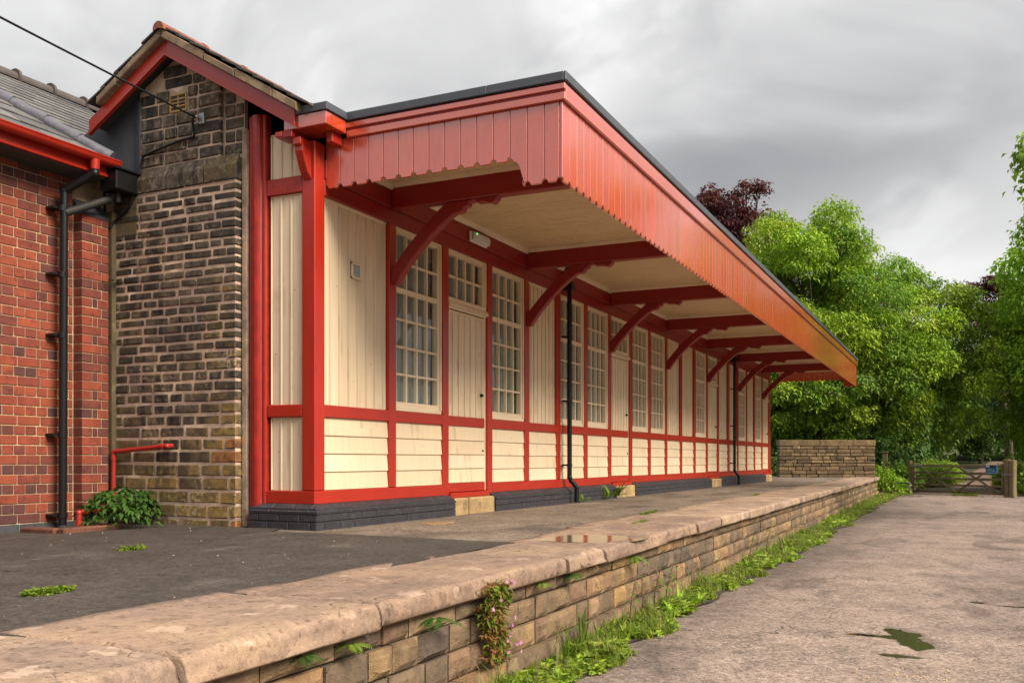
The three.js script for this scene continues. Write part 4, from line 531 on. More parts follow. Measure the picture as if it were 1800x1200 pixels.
  rows.forEach(([y0, y1, out], k) => { let x = -9.4 + 0.1 * k; while (x < 29) { const L = k === 0 ? 0.2 + 0.34 * r() : k === 3 ? 0.4 + 0.5 * r() : 0.14 + 0.46 * r() * r() + 0.06 * r(), e = Math.min(x + L, 29.05), near = x > -5 && x < 13, g = face(x + 0.005, e - 0.005, y0 + 0.005 * r(), y1 - 0.005 * r(), out + 0.012 * (r() - 0.5), near && x < 8); const n = vn(x * 0.4, k * 1.3, 512); const t = Math.min(7, Math.floor(clamp(n * 0.35 + 0.66 * r(), 0, 0.999) * 8));
    if (near) piece('wall_stone', g, sandTone[t], P); else far[t % 2].push(g); x = e; } });
  far.forEach((l, i) => { const o = piece('wall_stone_run', merge(l), sandTone[i ? 4 : 1], P); o.userData.kind = 'stuff'; });
  piece('wall_core', prism([[-9.4, zEdge(-9.4) - 0.5], [29, zEdge(29) - 0.5], [29, zEdge(29) - 0.105], [-9.4, zEdge(-9.4) - 0.105]], -0.1, 0.5, 'xz'), M.soil, P);
  piece('end_stonework', slab(28.9, 29.06, -0.1, 0.5, zEdge(29) - 3.2, zEdge(29) - 0.08, 0.02), sandTone[3], P);
}
// stone wall closing the far end of the platform
{
  const A = V(27.15, 0, -0.68), B = V(28.62, 0, 2.36), L = A.distanceTo(B), W = thing('stone_wall', 'low rough stone wall with flat coping across the far platform end', 'wall', [27.9, YP, 0.85]), r = rng(521), ang = Math.atan2(-(B.z - A.z), B.x - A.x), put = (g) => { g.rotateY(ang); g.translate(A.x, 0, A.z); return g; };
  const bot = YP - 0.03, top = 1.92, cop = 0.2; piece('wall_core', put(slab(0.02, L - 0.02, bot, top - cop, -0.3, -0.05, 0.01)), M.soil, W);
  let y = bot; const n = 9, hs = Array.from({ length: n }, () => 1 + 0.35 * r()), tot = hs.reduce((a, b) => a + b); for (let k = 0; k < n; k++) { const h = hs[k] / tot * (top - cop - bot); let x = 0; while (x < L - 0.01) { let e = Math.min(L, x + 0.22 + 0.34 * r()); if (L - e < 0.12) e = L; const o = 0.035 * r(); piece('wall_stone', boxUV(put(cbox(x + 0.004, e - 0.004, y + 0.004, y + h - 0.006, -0.28, o, 0.02, (q) => [q[0], q[1] + 0.01 * (vn(q[0] * 9, q[1] * 9, 522) - 0.5), q[2] + (q[2] > -0.1 ? 0.03 * (vn(q[0] * 14, q[1] * 30, 523) - 0.5) : 0)])), 'x', r() * 4, r() * 4), gritTone[Math.floor(r() * 5)], W); x = e; } y += h; }
  for (const [a, b] of [[0, 0.42], [0.42, 0.765], [0.765, 1]]) piece('coping_stone', boxUV(put(cbox(a * L - (a ? -0.004 : 0.01), b * L - (b < 1 ? 0.004 : -0.01), top - cop, top + 0.006 * r(), -0.33, 0.03, 0.012)), 'x', r() * 4, r() * 4), gritTone[b < 0.5 ? 0 : 2], W);
}
// shallow puddle in the worn coping, puddles and litter on the path
{
  const water = mat([0.04, 0.033, 0.02], { roughness: 0.06, ior: 1.33 });
  const blob = (pts, y, seed, jit = 0.05) => { const c = new THREE.CatmullRomCurve3(pts.map((p) => V(p[0], 0, p[1])), true), q = c.getPoints(pts.length * 18).slice(0, -1).map((p, i) => [p.x + jit * (fbm2(i * 0.31, seed, 3, 531) - 0.5) * 2 + 0.014 * (hash2(i, seed, 533) - 0.5), p.z + jit * (fbm2(i * 0.29, seed + 9, 3, 532) - 0.5) * 2 + 0.02 * (hash2(i, seed, 534) - 0.5)]); const s = new THREE.ShapeGeometry(new THREE.Shape(q.map((p) => new THREE.Vector2(p[0], -p[1])))); s.rotateX(-Math.PI / 2); s.translate(0, y, 0); return s; };
  const pud = (label, pts, y, seed, j) => { const o = piece('puddle', blob(pts, y, seed, j), water); tag(o, label, 'puddle'); o.userData.kind = 'structure'; };
  const sq = (x0, x1, z0, z1) => [[x0, z0], [x1, z0], [x1, z1], [x0, z1]];   // still water lying in the hollows of the surface
  pud('large dark bent puddle on the tarmac path', sq(-0.05, 0.85, 4.5, 4.98), -0.0085, 1, 0); pud('small puddle left of the large bent puddle on the path', sq(0.3, 0.47, 4.3, 4.5), -0.0085, 2, 0); pud('narrow puddle nearest the camera, in front of the large bent one', sq(-0.42, -0.14, 4.5, 4.95), -0.0085, 3, 0);
  pud('thin puddle near the right edge of the path, behind the large one', sq(2.26, 2.5, 5.06, 5.34), -0.0085, 4, 0); pud('long thin puddle running off the right side of the path', sq(2.14, 2.42, 5.35, 5.85), -0.0085, 5, 0);
  const wet = piece('puddle', blob(sq(-0.12, 0.6, 2.1, 2.8), 0.6165, 6, 0), mat([0.12, 0.085, 0.055], { roughness: 0.1, ior: 1.33 })); tag(wet, 'shallow rain puddle in a hollow of the sandstone coping', 'puddle'); wet.userData.kind = 'structure';
}
// ------------------------------------------------------------------ gate, posts, signs, hoop
{
  const A = V(31.05, 0, 3.42), B = V(28.42, 0, 6.42), L = A.distanceTo(B), ang = Math.atan2(-(B.z - A.z), B.x - A.x), r = rng(541), put = (g) => { g.rotateY(ang); g.translate(A.x, 0, A.z); return g; }, wd = () => woodTone[Math.floor(r() * 3)];
  const G = thing('field_gate', 'weathered wooden five bar gate closed across the path', 'gate', [29.7, 0, 4.9]), bar = (x0, x1, y0, y1, z0, z1) => boxUV(put(cbox(x0, x1, y0, y1, z0, z1, 0.006)), 'y', r() * 3, r() * 3);
  for (const [y, h] of [[1.06, 0.08], [0.81, 0.075], [0.6, 0.07], [0.38, 0.07], [0.14, 0.07]]) piece('bar', boxUV(put(cbox(0.1, L - 0.12, y - h, y, -0.02, 0.015, 0.006).rotateZ(0)), 'x', r(), r()), wd(), G);
  piece('stile', bar(0.06, 0.17, 0.08, 1.12, -0.04, 0.035), wd(), G); piece('stile', bar(L - 0.17, L - 0.1, 0.08, 1.1, -0.035, 0.03), wd(), G);
  const brace = (xa, ya, xb, yb) => { const d = Math.hypot(xb - xa, yb - ya), g = cbox(0, d, -0.035, 0.035, 0.017, 0.04, 0.005); boxUV(g, 'x', r(), r()); g.rotateZ(Math.atan2(yb - ya, xb - xa)); g.translate(xa, ya, 0); piece('brace', put(g), wd(), G); };
  brace(0.2, 0.1, L * 0.5 - 0.05, 1.02); brace(0.35, 1.0, L * 0.5 - 0.03, 0.1); brace(L * 0.5 + 0.02, 1.02, L - 0.2, 0.1); brace(L * 0.5 + 0.03, 0.1, L * 0.78, 0.76);
  piece('hinge_strap', boxUV(put(cbox(-0.02, 0.52, 1.0, 1.045, 0.037, 0.046, 0.003))), M.galv, G); piece('hinge_strap', boxUV(put(cbox(-0.02, 0.2, 0.12, 0.17, 0.037, 0.046, 0.003))), M.galv, G);
  const post = (x, z, w, h, label) => { const t = thing('gate_post', label, 'post', [x, 0, z]); const p = cbox(-w / 2, w / 2, -0.2, h, -w / 2, w / 2, 0.02, (q) => [q[0] + 0.01 * (vn(q[1] * 4, 1, 542) - 0.5), q[1] + (q[1] > 1 ? 0.03 * (vn(q[0] * 30, q[2] * 30, 543) - 0.5) : 0), q[2]]); p.rotateY(ang); p.translate(x, 0, z); piece('post_shaft', boxUV(p, 'y', r(), r()), wd(), t); return t; };
  const d = B.clone().sub(A).normalize(); post(A.x - d.x * 0.06, A.z - d.z * 0.06, 0.14, 1.2, 'thin grey gate post at the hinge end beside the hedge');
  const rp = post(B.x + d.x * 0.05, B.z + d.z * 0.05, 0.19, 1.24, 'thick weathered gate post at the latch end with a chain'); const rp2 = cbox(-0.09, 0.09, -0.2, 1.22, -0.09, 0.09, 0.02); rp2.rotateY(ang); rp2.translate(B.x + d.x * 0.245, 0, B.z + d.z * 0.245); piece('post_shaft', boxUV(rp2, 'y'), wd(), rp);
  const ch = []; for (let i = 0; i < 22; i++) { const a = i / 22 * Math.PI * 2, g = new THREE.TorusGeometry(0.022, 0.006, 5, 8); g.rotateY(i % 2 ? 0 : Math.PI / 2); g.translate(L + 0.1 + 0.22 * Math.cos(a), 0.74 + 0.015 * Math.sin(a * 2), 0.14 * Math.sin(a)); ch.push(g); } const chain = piece('chain', put(merge(ch)), M.galv); tag(chain, 'galvanised chain looped round the thick gate post', 'chain');
  // notice on the gate: dark blue with a pale edge, white mark and three lines of small print too worn to read
  const cv = document.createElement('canvas'); cv.width = 512; cv.height = 320; const c = cv.getContext('2d'); c.fillStyle = '#0a2748'; c.fillRect(0, 0, 512, 320); c.fillStyle = '#62b2d6'; c.fillRect(476, 0, 36, 320); c.fillRect(0, 292, 512, 28); c.fillStyle = '#b9cbe6'; c.fillRect(20, 14, 140, 66); c.fillStyle = '#0a2748'; c.beginPath(); c.moveTo(28, 72); c.lineTo(60, 30); c.lineTo(92, 72); c.fill(); c.fillRect(100, 50, 52, 8); c.fillRect(100, 64, 40, 8);
  c.fillStyle = '#7fb4cc'; const rr = rng(551); for (let l = 0; l < 3; l++) { let x = 22; const lim = [440, 410, 310][l]; while (x < lim) { const w = 5 + rr() * 7; if (rr() > 0.16) c.fillRect(x, 136 + l * 46 - (rr() < 0.25 ? 6 : 0), w, 20 + (rr() < 0.2 ? 6 : 0)); x += w + 4; } } c.beginPath(); c.arc(355, 240, 20, 0, 7); c.fillStyle = '#dde4f4'; c.fill();
  const st = new THREE.CanvasTexture(cv); st.colorSpace = THREE.SRGBColorSpace; const N = thing('notice', 'dark blue notice with pale blue edge fixed on the gate', 'sign', [28.7, 0.9, 6.0]), sx = L - 0.75;
  piece('sign_plate', boxUV(put(cbox(sx, sx + 0.46, 0.78, 1.05, 0.045, 0.056, 0.003))), mat([0.02, 0.06, 0.13], { roughness: 0.4 }), N); const pl = new THREE.PlaneGeometry(0.455, 0.265); pl.translate(sx + 0.23, 0.915, 0.0585); piece('print', put(pl), mat([1, 1, 1], { map: st, roughness: 0.4 }), N);
  // small white notice half hidden in the nettles
  const c2v = document.createElement('canvas'); c2v.width = 256; c2v.height = 192; const k2 = c2v.getContext('2d'); k2.fillStyle = '#c3ccd6'; k2.fillRect(0, 0, 256, 192); k2.fillStyle = '#3a414c'; for (let l = 0; l < 3; l++) { let x = 24; while (x < [190, 226, 200][l]) { const w = 5 + rr() * 8; k2.fillRect(x, 26 + l * 34, w, 16); x += w + 5 + (rr() < 0.2 ? 8 : 0); } } const t2 = new THREE.CanvasTexture(c2v); t2.colorSpace = THREE.SRGBColorSpace;
  const N2 = thing('notice', 'small white notice standing in the greenery at the platform end', 'sign', [30.2, 0, 2.2]); const fr = (g) => { g.rotateY(ang); g.translate(30.05, 0, 1.86); return g; }; piece('sign_plate', boxUV(fr(cbox(0, 0.52, 0.5, 0.9, -0.012, 0, 0.003))), M.white, N2); const p2 = new THREE.PlaneGeometry(0.51, 0.39); p2.translate(0.26, 0.7, 0.003); piece('print', fr(p2), mat([1, 1, 1], { map: t2, roughness: 0.4 }), N2); for (const x of [0.06, 0.46]) piece('leg', boxUV(fr(cbox(x - 0.02, x + 0.02, -0.1, 0.88, -0.055, -0.015, 0.004))), woodTone[0], N2);
  const H = thing('barrier_hoop', 'low grey steel hoop barrier beside the path left of the gate', 'barrier', [29.6, 0, 3.3]); piece('hoop', pipeRun([[28.9, 0, 3.45], [28.9, 0.42, 3.45], [29.5, 0.42, 2.75], [29.5, 0, 2.75]], 0.03, 12), mat([0.09, 0.095, 0.1], { roughness: 0.5, metalness: 0.3 }), H); piece('collar', new THREE.CylinderGeometry(0.036, 0.036, 0.03, 12).translate(28.9, 0.34, 3.45), M.galv, H);
  const sp = thing('fence_post', 'old dark timber post in the hedge behind the white notice', 'post', [31.9, 0, 2.5]); piece('post_shaft', boxUV(cbox(31.8, 32.0, -0.2, 1.5, 2.35, 2.55, 0.02), 'y'), woodTone[2], sp); piece('post_cap', boxUV(cbox(31.77, 32.03, 1.5, 1.55, 2.32, 2.58, 0.01)), woodTone[0], sp);
}
// ------------------------------------------------------------------ leaves, trees, weeds
const leafMat = (c, t = 0.4, r = 0.55) => mat(c, { transmission: t, thickness: 0, roughness: r, side: THREE.DoubleSide, specularIntensity: 0.35 });
const LEAF = leafMat([1, 1, 1], 0.45, 0.6);
// one folded leaf from `base` along dir: four triangles
function leafTris(out, base, dir, up, len, wid, fold = 0.25, bend = 0.2) {
  const d = dir.clone().normalize(), s = new THREE.Vector3().crossVectors(d, up).normalize(), n = new THREE.Vector3().crossVectors(s, d).normalize();
  const m = base.clone().addScaledVector(d, len * 0.45), t = base.clone().addScaledVector(d, len).addScaledVector(n, -bend * len), L = m.clone().addScaledVector(s, wid / 2).addScaledVector(n, fold * wid), R = m.clone().addScaledVector(s, -wid / 2).addScaledVector(n, fold * wid);
  for (const [a, b, c] of [[base, m, L], [m, t, L], [base, R, m], [m, R, t]]) out.push(a.x, a.y, a.z, b.x, b.y, b.z, c.x, c.y, c.z);
}
function clump(n, len, wid, spread, droop, seed) {
  const r = rng(seed), out = [];
  for (let i = 0; i < n; i++) { const a = i / n * 6.283 + r() * 0.9, e = droop + (r() - 0.5) * 0.9, d = V(Math.cos(a) * Math.cos(e), -Math.sin(e), Math.sin(a) * Math.cos(e)), b = V((r() - 0.5) * spread + 0.25 * spread * Math.cos(a), (r() - 0.5) * spread * 0.7, (r() - 0.5) * spread + 0.25 * spread * Math.sin(a)); leafTris(out, b, d, V(0.4 * (r() - 0.5), 1, 0.4 * (r() - 0.5)), len * (0.7 + 0.6 * r()), wid * (0.75 + 0.5 * r())); }
  return fromTris(out);
}
function scatter(name, geo, m, places, parent, colors) { // places: [x, y, z, yaw, tilt, scale, colour]
  const o = new THREE.InstancedMesh(geo, m, places.length), q = new THREE.Object3D(), c = new THREE.Color(); o.name = parent === scene ? numbered(name) : partName(name, parent);
  places.forEach((p, i) => { q.position.set(p[0], p[1], p[2]); q.rotation.set(p[4], p[3], (p[4] || 0) * 0.7, 'YXZ'); q.scale.setScalar(p[5]); q.updateMatrix(); o.setMatrixAt(i, q.matrix); const k = colors[Math.floor(p[6] * colors.length) % colors.length], v = 0.85 + 0.3 * ((p[6] * 97.3) % 1); o.setColorAt(i, c.setRGB(k[0] * v, k[1] * v, k[2] * v)); });
  o.castShadow = o.receiveShadow = true; o.userData.kind = 'stuff'; parent.add(o); return o;
}
const GEO = { cherry: clump(8, 0.175, 0.075, 0.24, 0.6, 601), broad: clump(8, 0.15, 0.1, 0.24, 0.35, 602), beech: clump(9, 0.13, 0.085, 0.3, 0.3, 603), far: clump(9, 0.3, 0.2, 0.55, 0.4, 604), small: clump(9, 0.075, 0.04, 0.13, 0.25, 605) };
// crown: ellipsoids [cx, cy, cz, rx, ry, rz]; clumps sit on lobes spread through them
function tree(name, label, group, base, trunkR, crown, lobes, n, geo, colors, seed, o = {}) {
  const t = thing(name, label, 'tree', base, group), r = rng(seed), wood = [], twigs = [], L = [], tot = crown.reduce((s, c) => s + c[3] * c[4] * c[5], 0);
  const dir = () => { let u; do u = V(r() * 2 - 1, r() * 2 - 1, r() * 2 - 1); while (u.lengthSq() > 1 || u.lengthSq() < 0.02); return u.normalize(); };
  for (const c of crown) { const k = Math.max(3, Math.round(lobes * c[3] * c[4] * c[5] / tot)); for (let i = 0; i < k; i++) { const d = dir(), q = 0.35 + 0.6 * Math.sqrt(r()); L.push([c[0] + d.x * c[3] * q, c[1] + d.y * c[4] * q, c[2] + d.z * c[5] * q, (o.lobe ?? 0.3) * (0.6 + 0.8 * r()) * Math.min(c[3], c[4])]); } }
  const cc = crown[0], top = V(cc[0], cc[1] + cc[4] * 0.35, cc[2]), b = V(...base);
  wood.push(limb([[b.x, b.y - 0.1, b.z], [lerp(b.x, cc[0], 0.25) + 0.1, lerp(b.y, top.y, 0.3), lerp(b.z, cc[2], 0.25)], [lerp(b.x, cc[0], 0.7), lerp(b.y, top.y, 0.65), lerp(b.z, cc[2], 0.7)], top.toArray()], trunkR, trunkR * 0.25, 9, 10));
  for (const l of L) { const f = 0.2 + 0.5 * r(), s = V(lerp(b.x, top.x, f), lerp(b.y + (o.clear ?? 1.2), top.y, f), lerp(b.z, top.z, f)), e = V(l[0], l[1], l[2]), mid = s.clone().lerp(e, 0.5).add(V((r() - 0.5) * 0.8, 0.35 + (r() - 0.3) * 0.6, (r() - 0.5) * 0.8)); if (r() < (o.limbs ?? 0.8)) wood.push(limb([s.toArray(), mid.toArray(), e.toArray()], trunkR * 0.28, 0.02, 5, 5));
    for (let k = 0; k < (o.twigs ?? 3); k++) { const d = dir(); d.y = d.y * 0.6 + 0.1; const p = e.clone().addScaledVector(d, l[3] * (0.9 + 0.35 * r())), m2 = e.clone().lerp(p, 0.5).add(V((r() - 0.5) * 0.3, 0.12, (r() - 0.5) * 0.3)); twigs.push(limb([e.toArray(), m2.toArray(), p.toArray()], 0.02, 0.006, 4, 4)); } }
  piece('trunk', boxUV(merge(wood)), o.bark ?? barkMat, t); if (twigs.length) { const q = piece('twigs', boxUV(merge(twigs)), twigMat, t); q.userData.kind = 'stuff'; }
  const P = [], W = L.reduce((s, l) => s + l[3] * l[3], 0); for (const l of L) { const k = Math.round(n * l[3] * l[3] / W), tint = r(); for (let i = 0; i < k; i++) { const d = dir(); if (d.y < -0.3 && r() < 0.5) d.y = -d.y; const q = l[3] * (0.45 + 0.62 * Math.sqrt(r())) * (1 + 0.35 * (vn3(d.x * 3 + l[0], d.y * 3, d.z * 3, 611) - 0.5)); P.push([l[0] + d.x * q, l[1] + d.y * q * 0.92, l[2] + d.z * q, r() * 6.28, (r() - 0.5) * 0.9, (o.scale ?? 1) * (0.7 + 0.6 * r()), r() < 0.75 ? (tint * 0.999) : r()]); } }
  scatter('crown', geo, o.leaf ?? LEAF, P, t, colors); return t;
}
const CH = [[0.311, 0.497, 0.044], [0.394, 0.559, 0.047], [0.248, 0.414, 0.047], [0.187, 0.331, 0.044], [0.435, 0.559, 0.059]], DK = [[0.088, 0.175, 0.027], [0.114, 0.210, 0.031], [0.070, 0.149, 0.031]], PU = [[0.108, 0.023, 0.035], [0.146, 0.031, 0.039], [0.078, 0.022, 0.027], [0.176, 0.058, 0.043]], MID = [[0.287, 0.485, 0.047], [0.366, 0.562, 0.052], [0.223, 0.383, 0.043]], YG = [[0.336, 0.480, 0.035], [0.272, 0.432, 0.032], [0.384, 0.496, 0.064]];
tree('cherry_tree', 'large cherry tree with drooping yellow green leaves beside the end of the canopy', null, [32.6, 0, 0.3], 0.24, [[32.7, 6.9, -0.7, 3.5, 4.3, 3.5], [34.2, 5.7, 2.0, 3.6, 3.9, 3.3], [35.6, 4.9, 4.6, 2.6, 3.7, 2.6], [31.6, 3.7, 0.0, 2.6, 1.9, 2.6]], 300, 27000, GEO.cherry, CH, 621, { twigs: 5, lobe: 0.21, limbs: 0.5 });
tree('cherry_tree', 'smaller leaning cherry behind the stone wall with bare grey lower branches', null, [33.0, 0, -1.9], 0.2, [[33.4, 3.8, -2.2, 3.0, 2.6, 3.4]], 50, 3800, GEO.cherry, CH.slice(2, 4).concat([CH[0]]), 622, { twigs: 5, lobe: 0.3, clear: 1.6 });
tree('copper_beech', 'dark purple copper beech rising above the canopy roof', null, [43.8, 0, -5.2], 0.35, [[43.6, 11.8, -5.7, 2.6, 4.8, 2.6], [42.6, 10.6, -7.4, 3.2, 4.2, 3.0], [45.0, 9.6, -3.4, 2.2, 3.4, 2.2]], 190, 17000, GEO.beech, PU, 623, { twigs: 3, lobe: 0.26, scale: 1.1 });
tree('copper_beech', 'purple leaved tree peeping out between the cherry and the right hand tree', null, [47.5, 0, 7.4], 0.25, [[47.3, 8.6, 6.6, 1.6, 1.9, 1.6]], 24, 1600, GEO.beech, PU, 624, { twigs: 3, lobe: 0.35 });
tree('sycamore_tree', 'tall leafy tree right of the gate arching over the path', null, [36.5, 0, 10.6], 0.3, [[35.6, 6.6, 9.4, 3.4, 4.9, 3.2], [37.6, 3.8, 8.3, 2.6, 2.3, 2.0]], 150, 13000, GEO.broad, MID.concat(CH.slice(0, 2)), 625, { twigs: 3, lobe: 0.26, scale: 1.25 });
tree('sycamore_tree', 'leafy tree at the right edge of the photograph beyond the gate', null, [31.5, 0, 11.9], 0.28, [[32.4, 4.6, 11.0, 2.4, 3.9, 2.6]], 70, 6000, GEO.broad, MID, 626, { twigs: 3, lobe: 0.28, scale: 1.1 });
tree('maple_tree', 'tree whose leafy sprays hang in from the top right corner', null, [16.2, 0, 10.6], 0.22, [[15.3, 7.0, 9.0, 2.6, 1.9, 2.6], [14.2, 6.1, 7.2, 1.5, 0.5, 1.3]], 44, 1500, GEO.broad, MID.slice(1).concat([DK[1]]), 627, { twigs: 5, lobe: 0.24 });
[[58, 2.4, 4.2, 9.2], [66, 10.6, 4.6, 10.5], [51, -2.4, 4.4, 7.6], [80, 3, 5, 11], [84, 11.5, 5, 11], [54, 12.5, 4, 10.5], [46, 1.6, 3, 6.6], [95, 6.8, 4.5, 9]].forEach(([x, z, R, h], i) => {
  const lab = ['dark green tree behind the large cherry', 'far tree right of the path, half hidden by the arching tree', 'dark tree behind the stone wall, seen under the canopy end', 'far tree on the left bank of the path', 'far tree on the right bank where the path vanishes', 'tree behind the arching right hand tree', 'shaded tree just left of the path beyond the gate', 'tree closing the far end of the path'][i];
  tree('woodland_tree', lab, null, [x, rise(x, z), z], 0.25, [[x, h * 0.56 + rise(x, z), z, R * 0.8, h * 0.44, R * 0.8]], 55, 2600, GEO.far, i % 3 === 2 ? DK : DK.concat(MID.slice(2)), 640 + i, { twigs: 0, lobe: 0.32, limbs: 0.4 }); });
{ const r = rng(655), P = []; for (let i = 0; i < 5200; i++) { const x = 100 + 22 * r(), z = -34 + 84 * r(), top = 9 + 4 * (fbm2(z * 0.12, x * 0.05, 3, 656) - 0.3) * 2; P.push([x, rise(x, z) + top * Math.sqrt(r()), z, r() * 6.28, (r() - 0.5), 2.2 + 1.6 * r(), r()]); } const w = scatter('far_wood', GEO.far, LEAF, P, scene, DK.concat(MID)); tag(w, 'dark wood closing the view far behind the gate', 'wood', null, 'stuff'); }
// bushes and hedges
function shrub(name, label, c, rad, n, geo, colors, seed, scale = 1, cat = 'bush') { const t = thing(name, label, cat, [c[0], c[1], c[2]]), r = rng(seed), P = [], st = []; for (let i = 0; i < n; i++) { const a = r() * 6.283, u = Math.sqrt(r()), hgt = Math.sqrt(Math.max(0, 1 - u * u * 0.85)), k = 0.55 + 0.5 * Math.sqrt(r()), w = 1 + 0.5 * (vn(Math.cos(a) * 3 + c[0], u * 5 + a, seed) - 0.5); P.push([c[0] + Math.cos(a) * u * rad[0] * w, c[1] + rad[1] * hgt * k * w * (0.25 + 0.75 * r()), c[2] + Math.sin(a) * u * rad[2] * w, r() * 6.28, (r() - 0.5) * 1.1, scale * (0.65 + 0.7 * r()), r()]); }
  for (let i = 0; i < 14; i++) { const a = r() * 6.283, q = 0.3 + 0.6 * r(); st.push(limb([[c[0] + 0.1 * Math.cos(a), c[1] - 0.05, c[2] + 0.1 * Math.sin(a)], [c[0] + 0.5 * q * rad[0] * Math.cos(a), c[1] + 0.45 * rad[1], c[2] + 0.5 * q * rad[2] * Math.sin(a)], [c[0] + q * rad[0] * Math.cos(a), c[1] + rad[1] * 0.85, c[2] + q * rad[2] * Math.sin(a)]], 0.018, 0.006, 4, 4)); }
  piece('stems', merge(st), barkMat, t); scatter('foliage', geo, LEAF, P, t, colors); return t; }
shrub('shrub', 'bright green shrub at the end of the platform wall', [29.75, 0, 2.55], [0.75, 0.95, 0.75], 520, GEO.small, YG.concat(MID), 661, 1.5);
shrub('shrub', 'added dark bush standing for the tree shade behind the white notice', [33.4, 0, 1.2], [1.8, 2.2, 1.6], 1300, GEO.broad, DK, 662);  // added bush, its dark leaf colour stands for shade under the trees
shrub('shrub', 'mid green bush between the hoop barrier and the gate post', [32.0, 0, 3.0], [0.9, 1.25, 0.7], 520, GEO.small, MID.concat(DK), 663, 1.9);
shrub('shrub', 'added dark bush standing for the tree shade behind the low stone wall', [31.2, 0, -1.8], [2.0, 2.3, 2.0], 1500, GEO.broad, DK, 664);  // dark leaves added here in place of the deep shade below the crowns
shrub('shrub', 'green bush right of the thick gate post', [30.2, 0, 8.4], [1.6, 1.5, 1.5], 1000, GEO.broad, MID.concat(DK), 665);
shrub('shrub', 'dark undergrowth on the right bank beyond the gate', [40, 0, 9.6], [3.5, 1.8, 1.6], 1200, GEO.far, DK, 666, 0.7);
shrub('shrub', 'dark undergrowth on the left bank beyond the gate', [41, 0, 1.0], [4, 2.4, 1.8], 1400, GEO.far, DK, 667, 0.7);
shrub('cow_parsley', 'bright yellow green cow parsley on the left verge beyond the gate', [41.5, 0.02, 4.0], [3.0, 1.15, 0.85], 1300, GEO.small, YG, 668, 2, 'plant');
shrub('cow_parsley', 'yellow green plants on the right verge behind the notice', [38.5, 0, 7.0], [2.2, 1.2, 0.6], 800, GEO.small, YG, 669, 2, 'plant');
shrub('cow_parsley', 'far pale green plants where the path narrows', [50, 0.05, 4.4], [3, 1.1, 0.7], 700, GEO.small, YG.concat(MID), 670, 2.2, 'plant');
// verge: short grass and low weeds between wall and path
function bladeClump(n, h, w, seed, spread = 0.05) { const r = rng(seed), o = []; for (let i = 0; i < n; i++) { const a = r() * 6.283, l = 0.25 + 0.75 * r(), b = V((r() - 0.5) * spread, 0, (r() - 0.5) * spread), s = V(-Math.sin(a), 0, Math.cos(a)).multiplyScalar(w / 2), H = h * (0.6 + 0.6 * r()), m = b.clone().add(V(Math.cos(a) * l * H * 0.22, H * 0.6, Math.sin(a) * l * H * 0.22)), t = b.clone().add(V(Math.cos(a) * l * H * 0.7, H * (1 - 0.3 * l), Math.sin(a) * l * H * 0.7)), A = b.clone().add(s), B = b.clone().sub(s), C = m.clone().addScaledVector(s, 0.8), D = m.clone().addScaledVector(s, -0.8); for (const [p, q, u] of [[A, B, C], [B, D, C], [C, D, t]]) o.push(...p.toArray(), ...q.toArray(), ...u.toArray()); } return fromTris(o); }
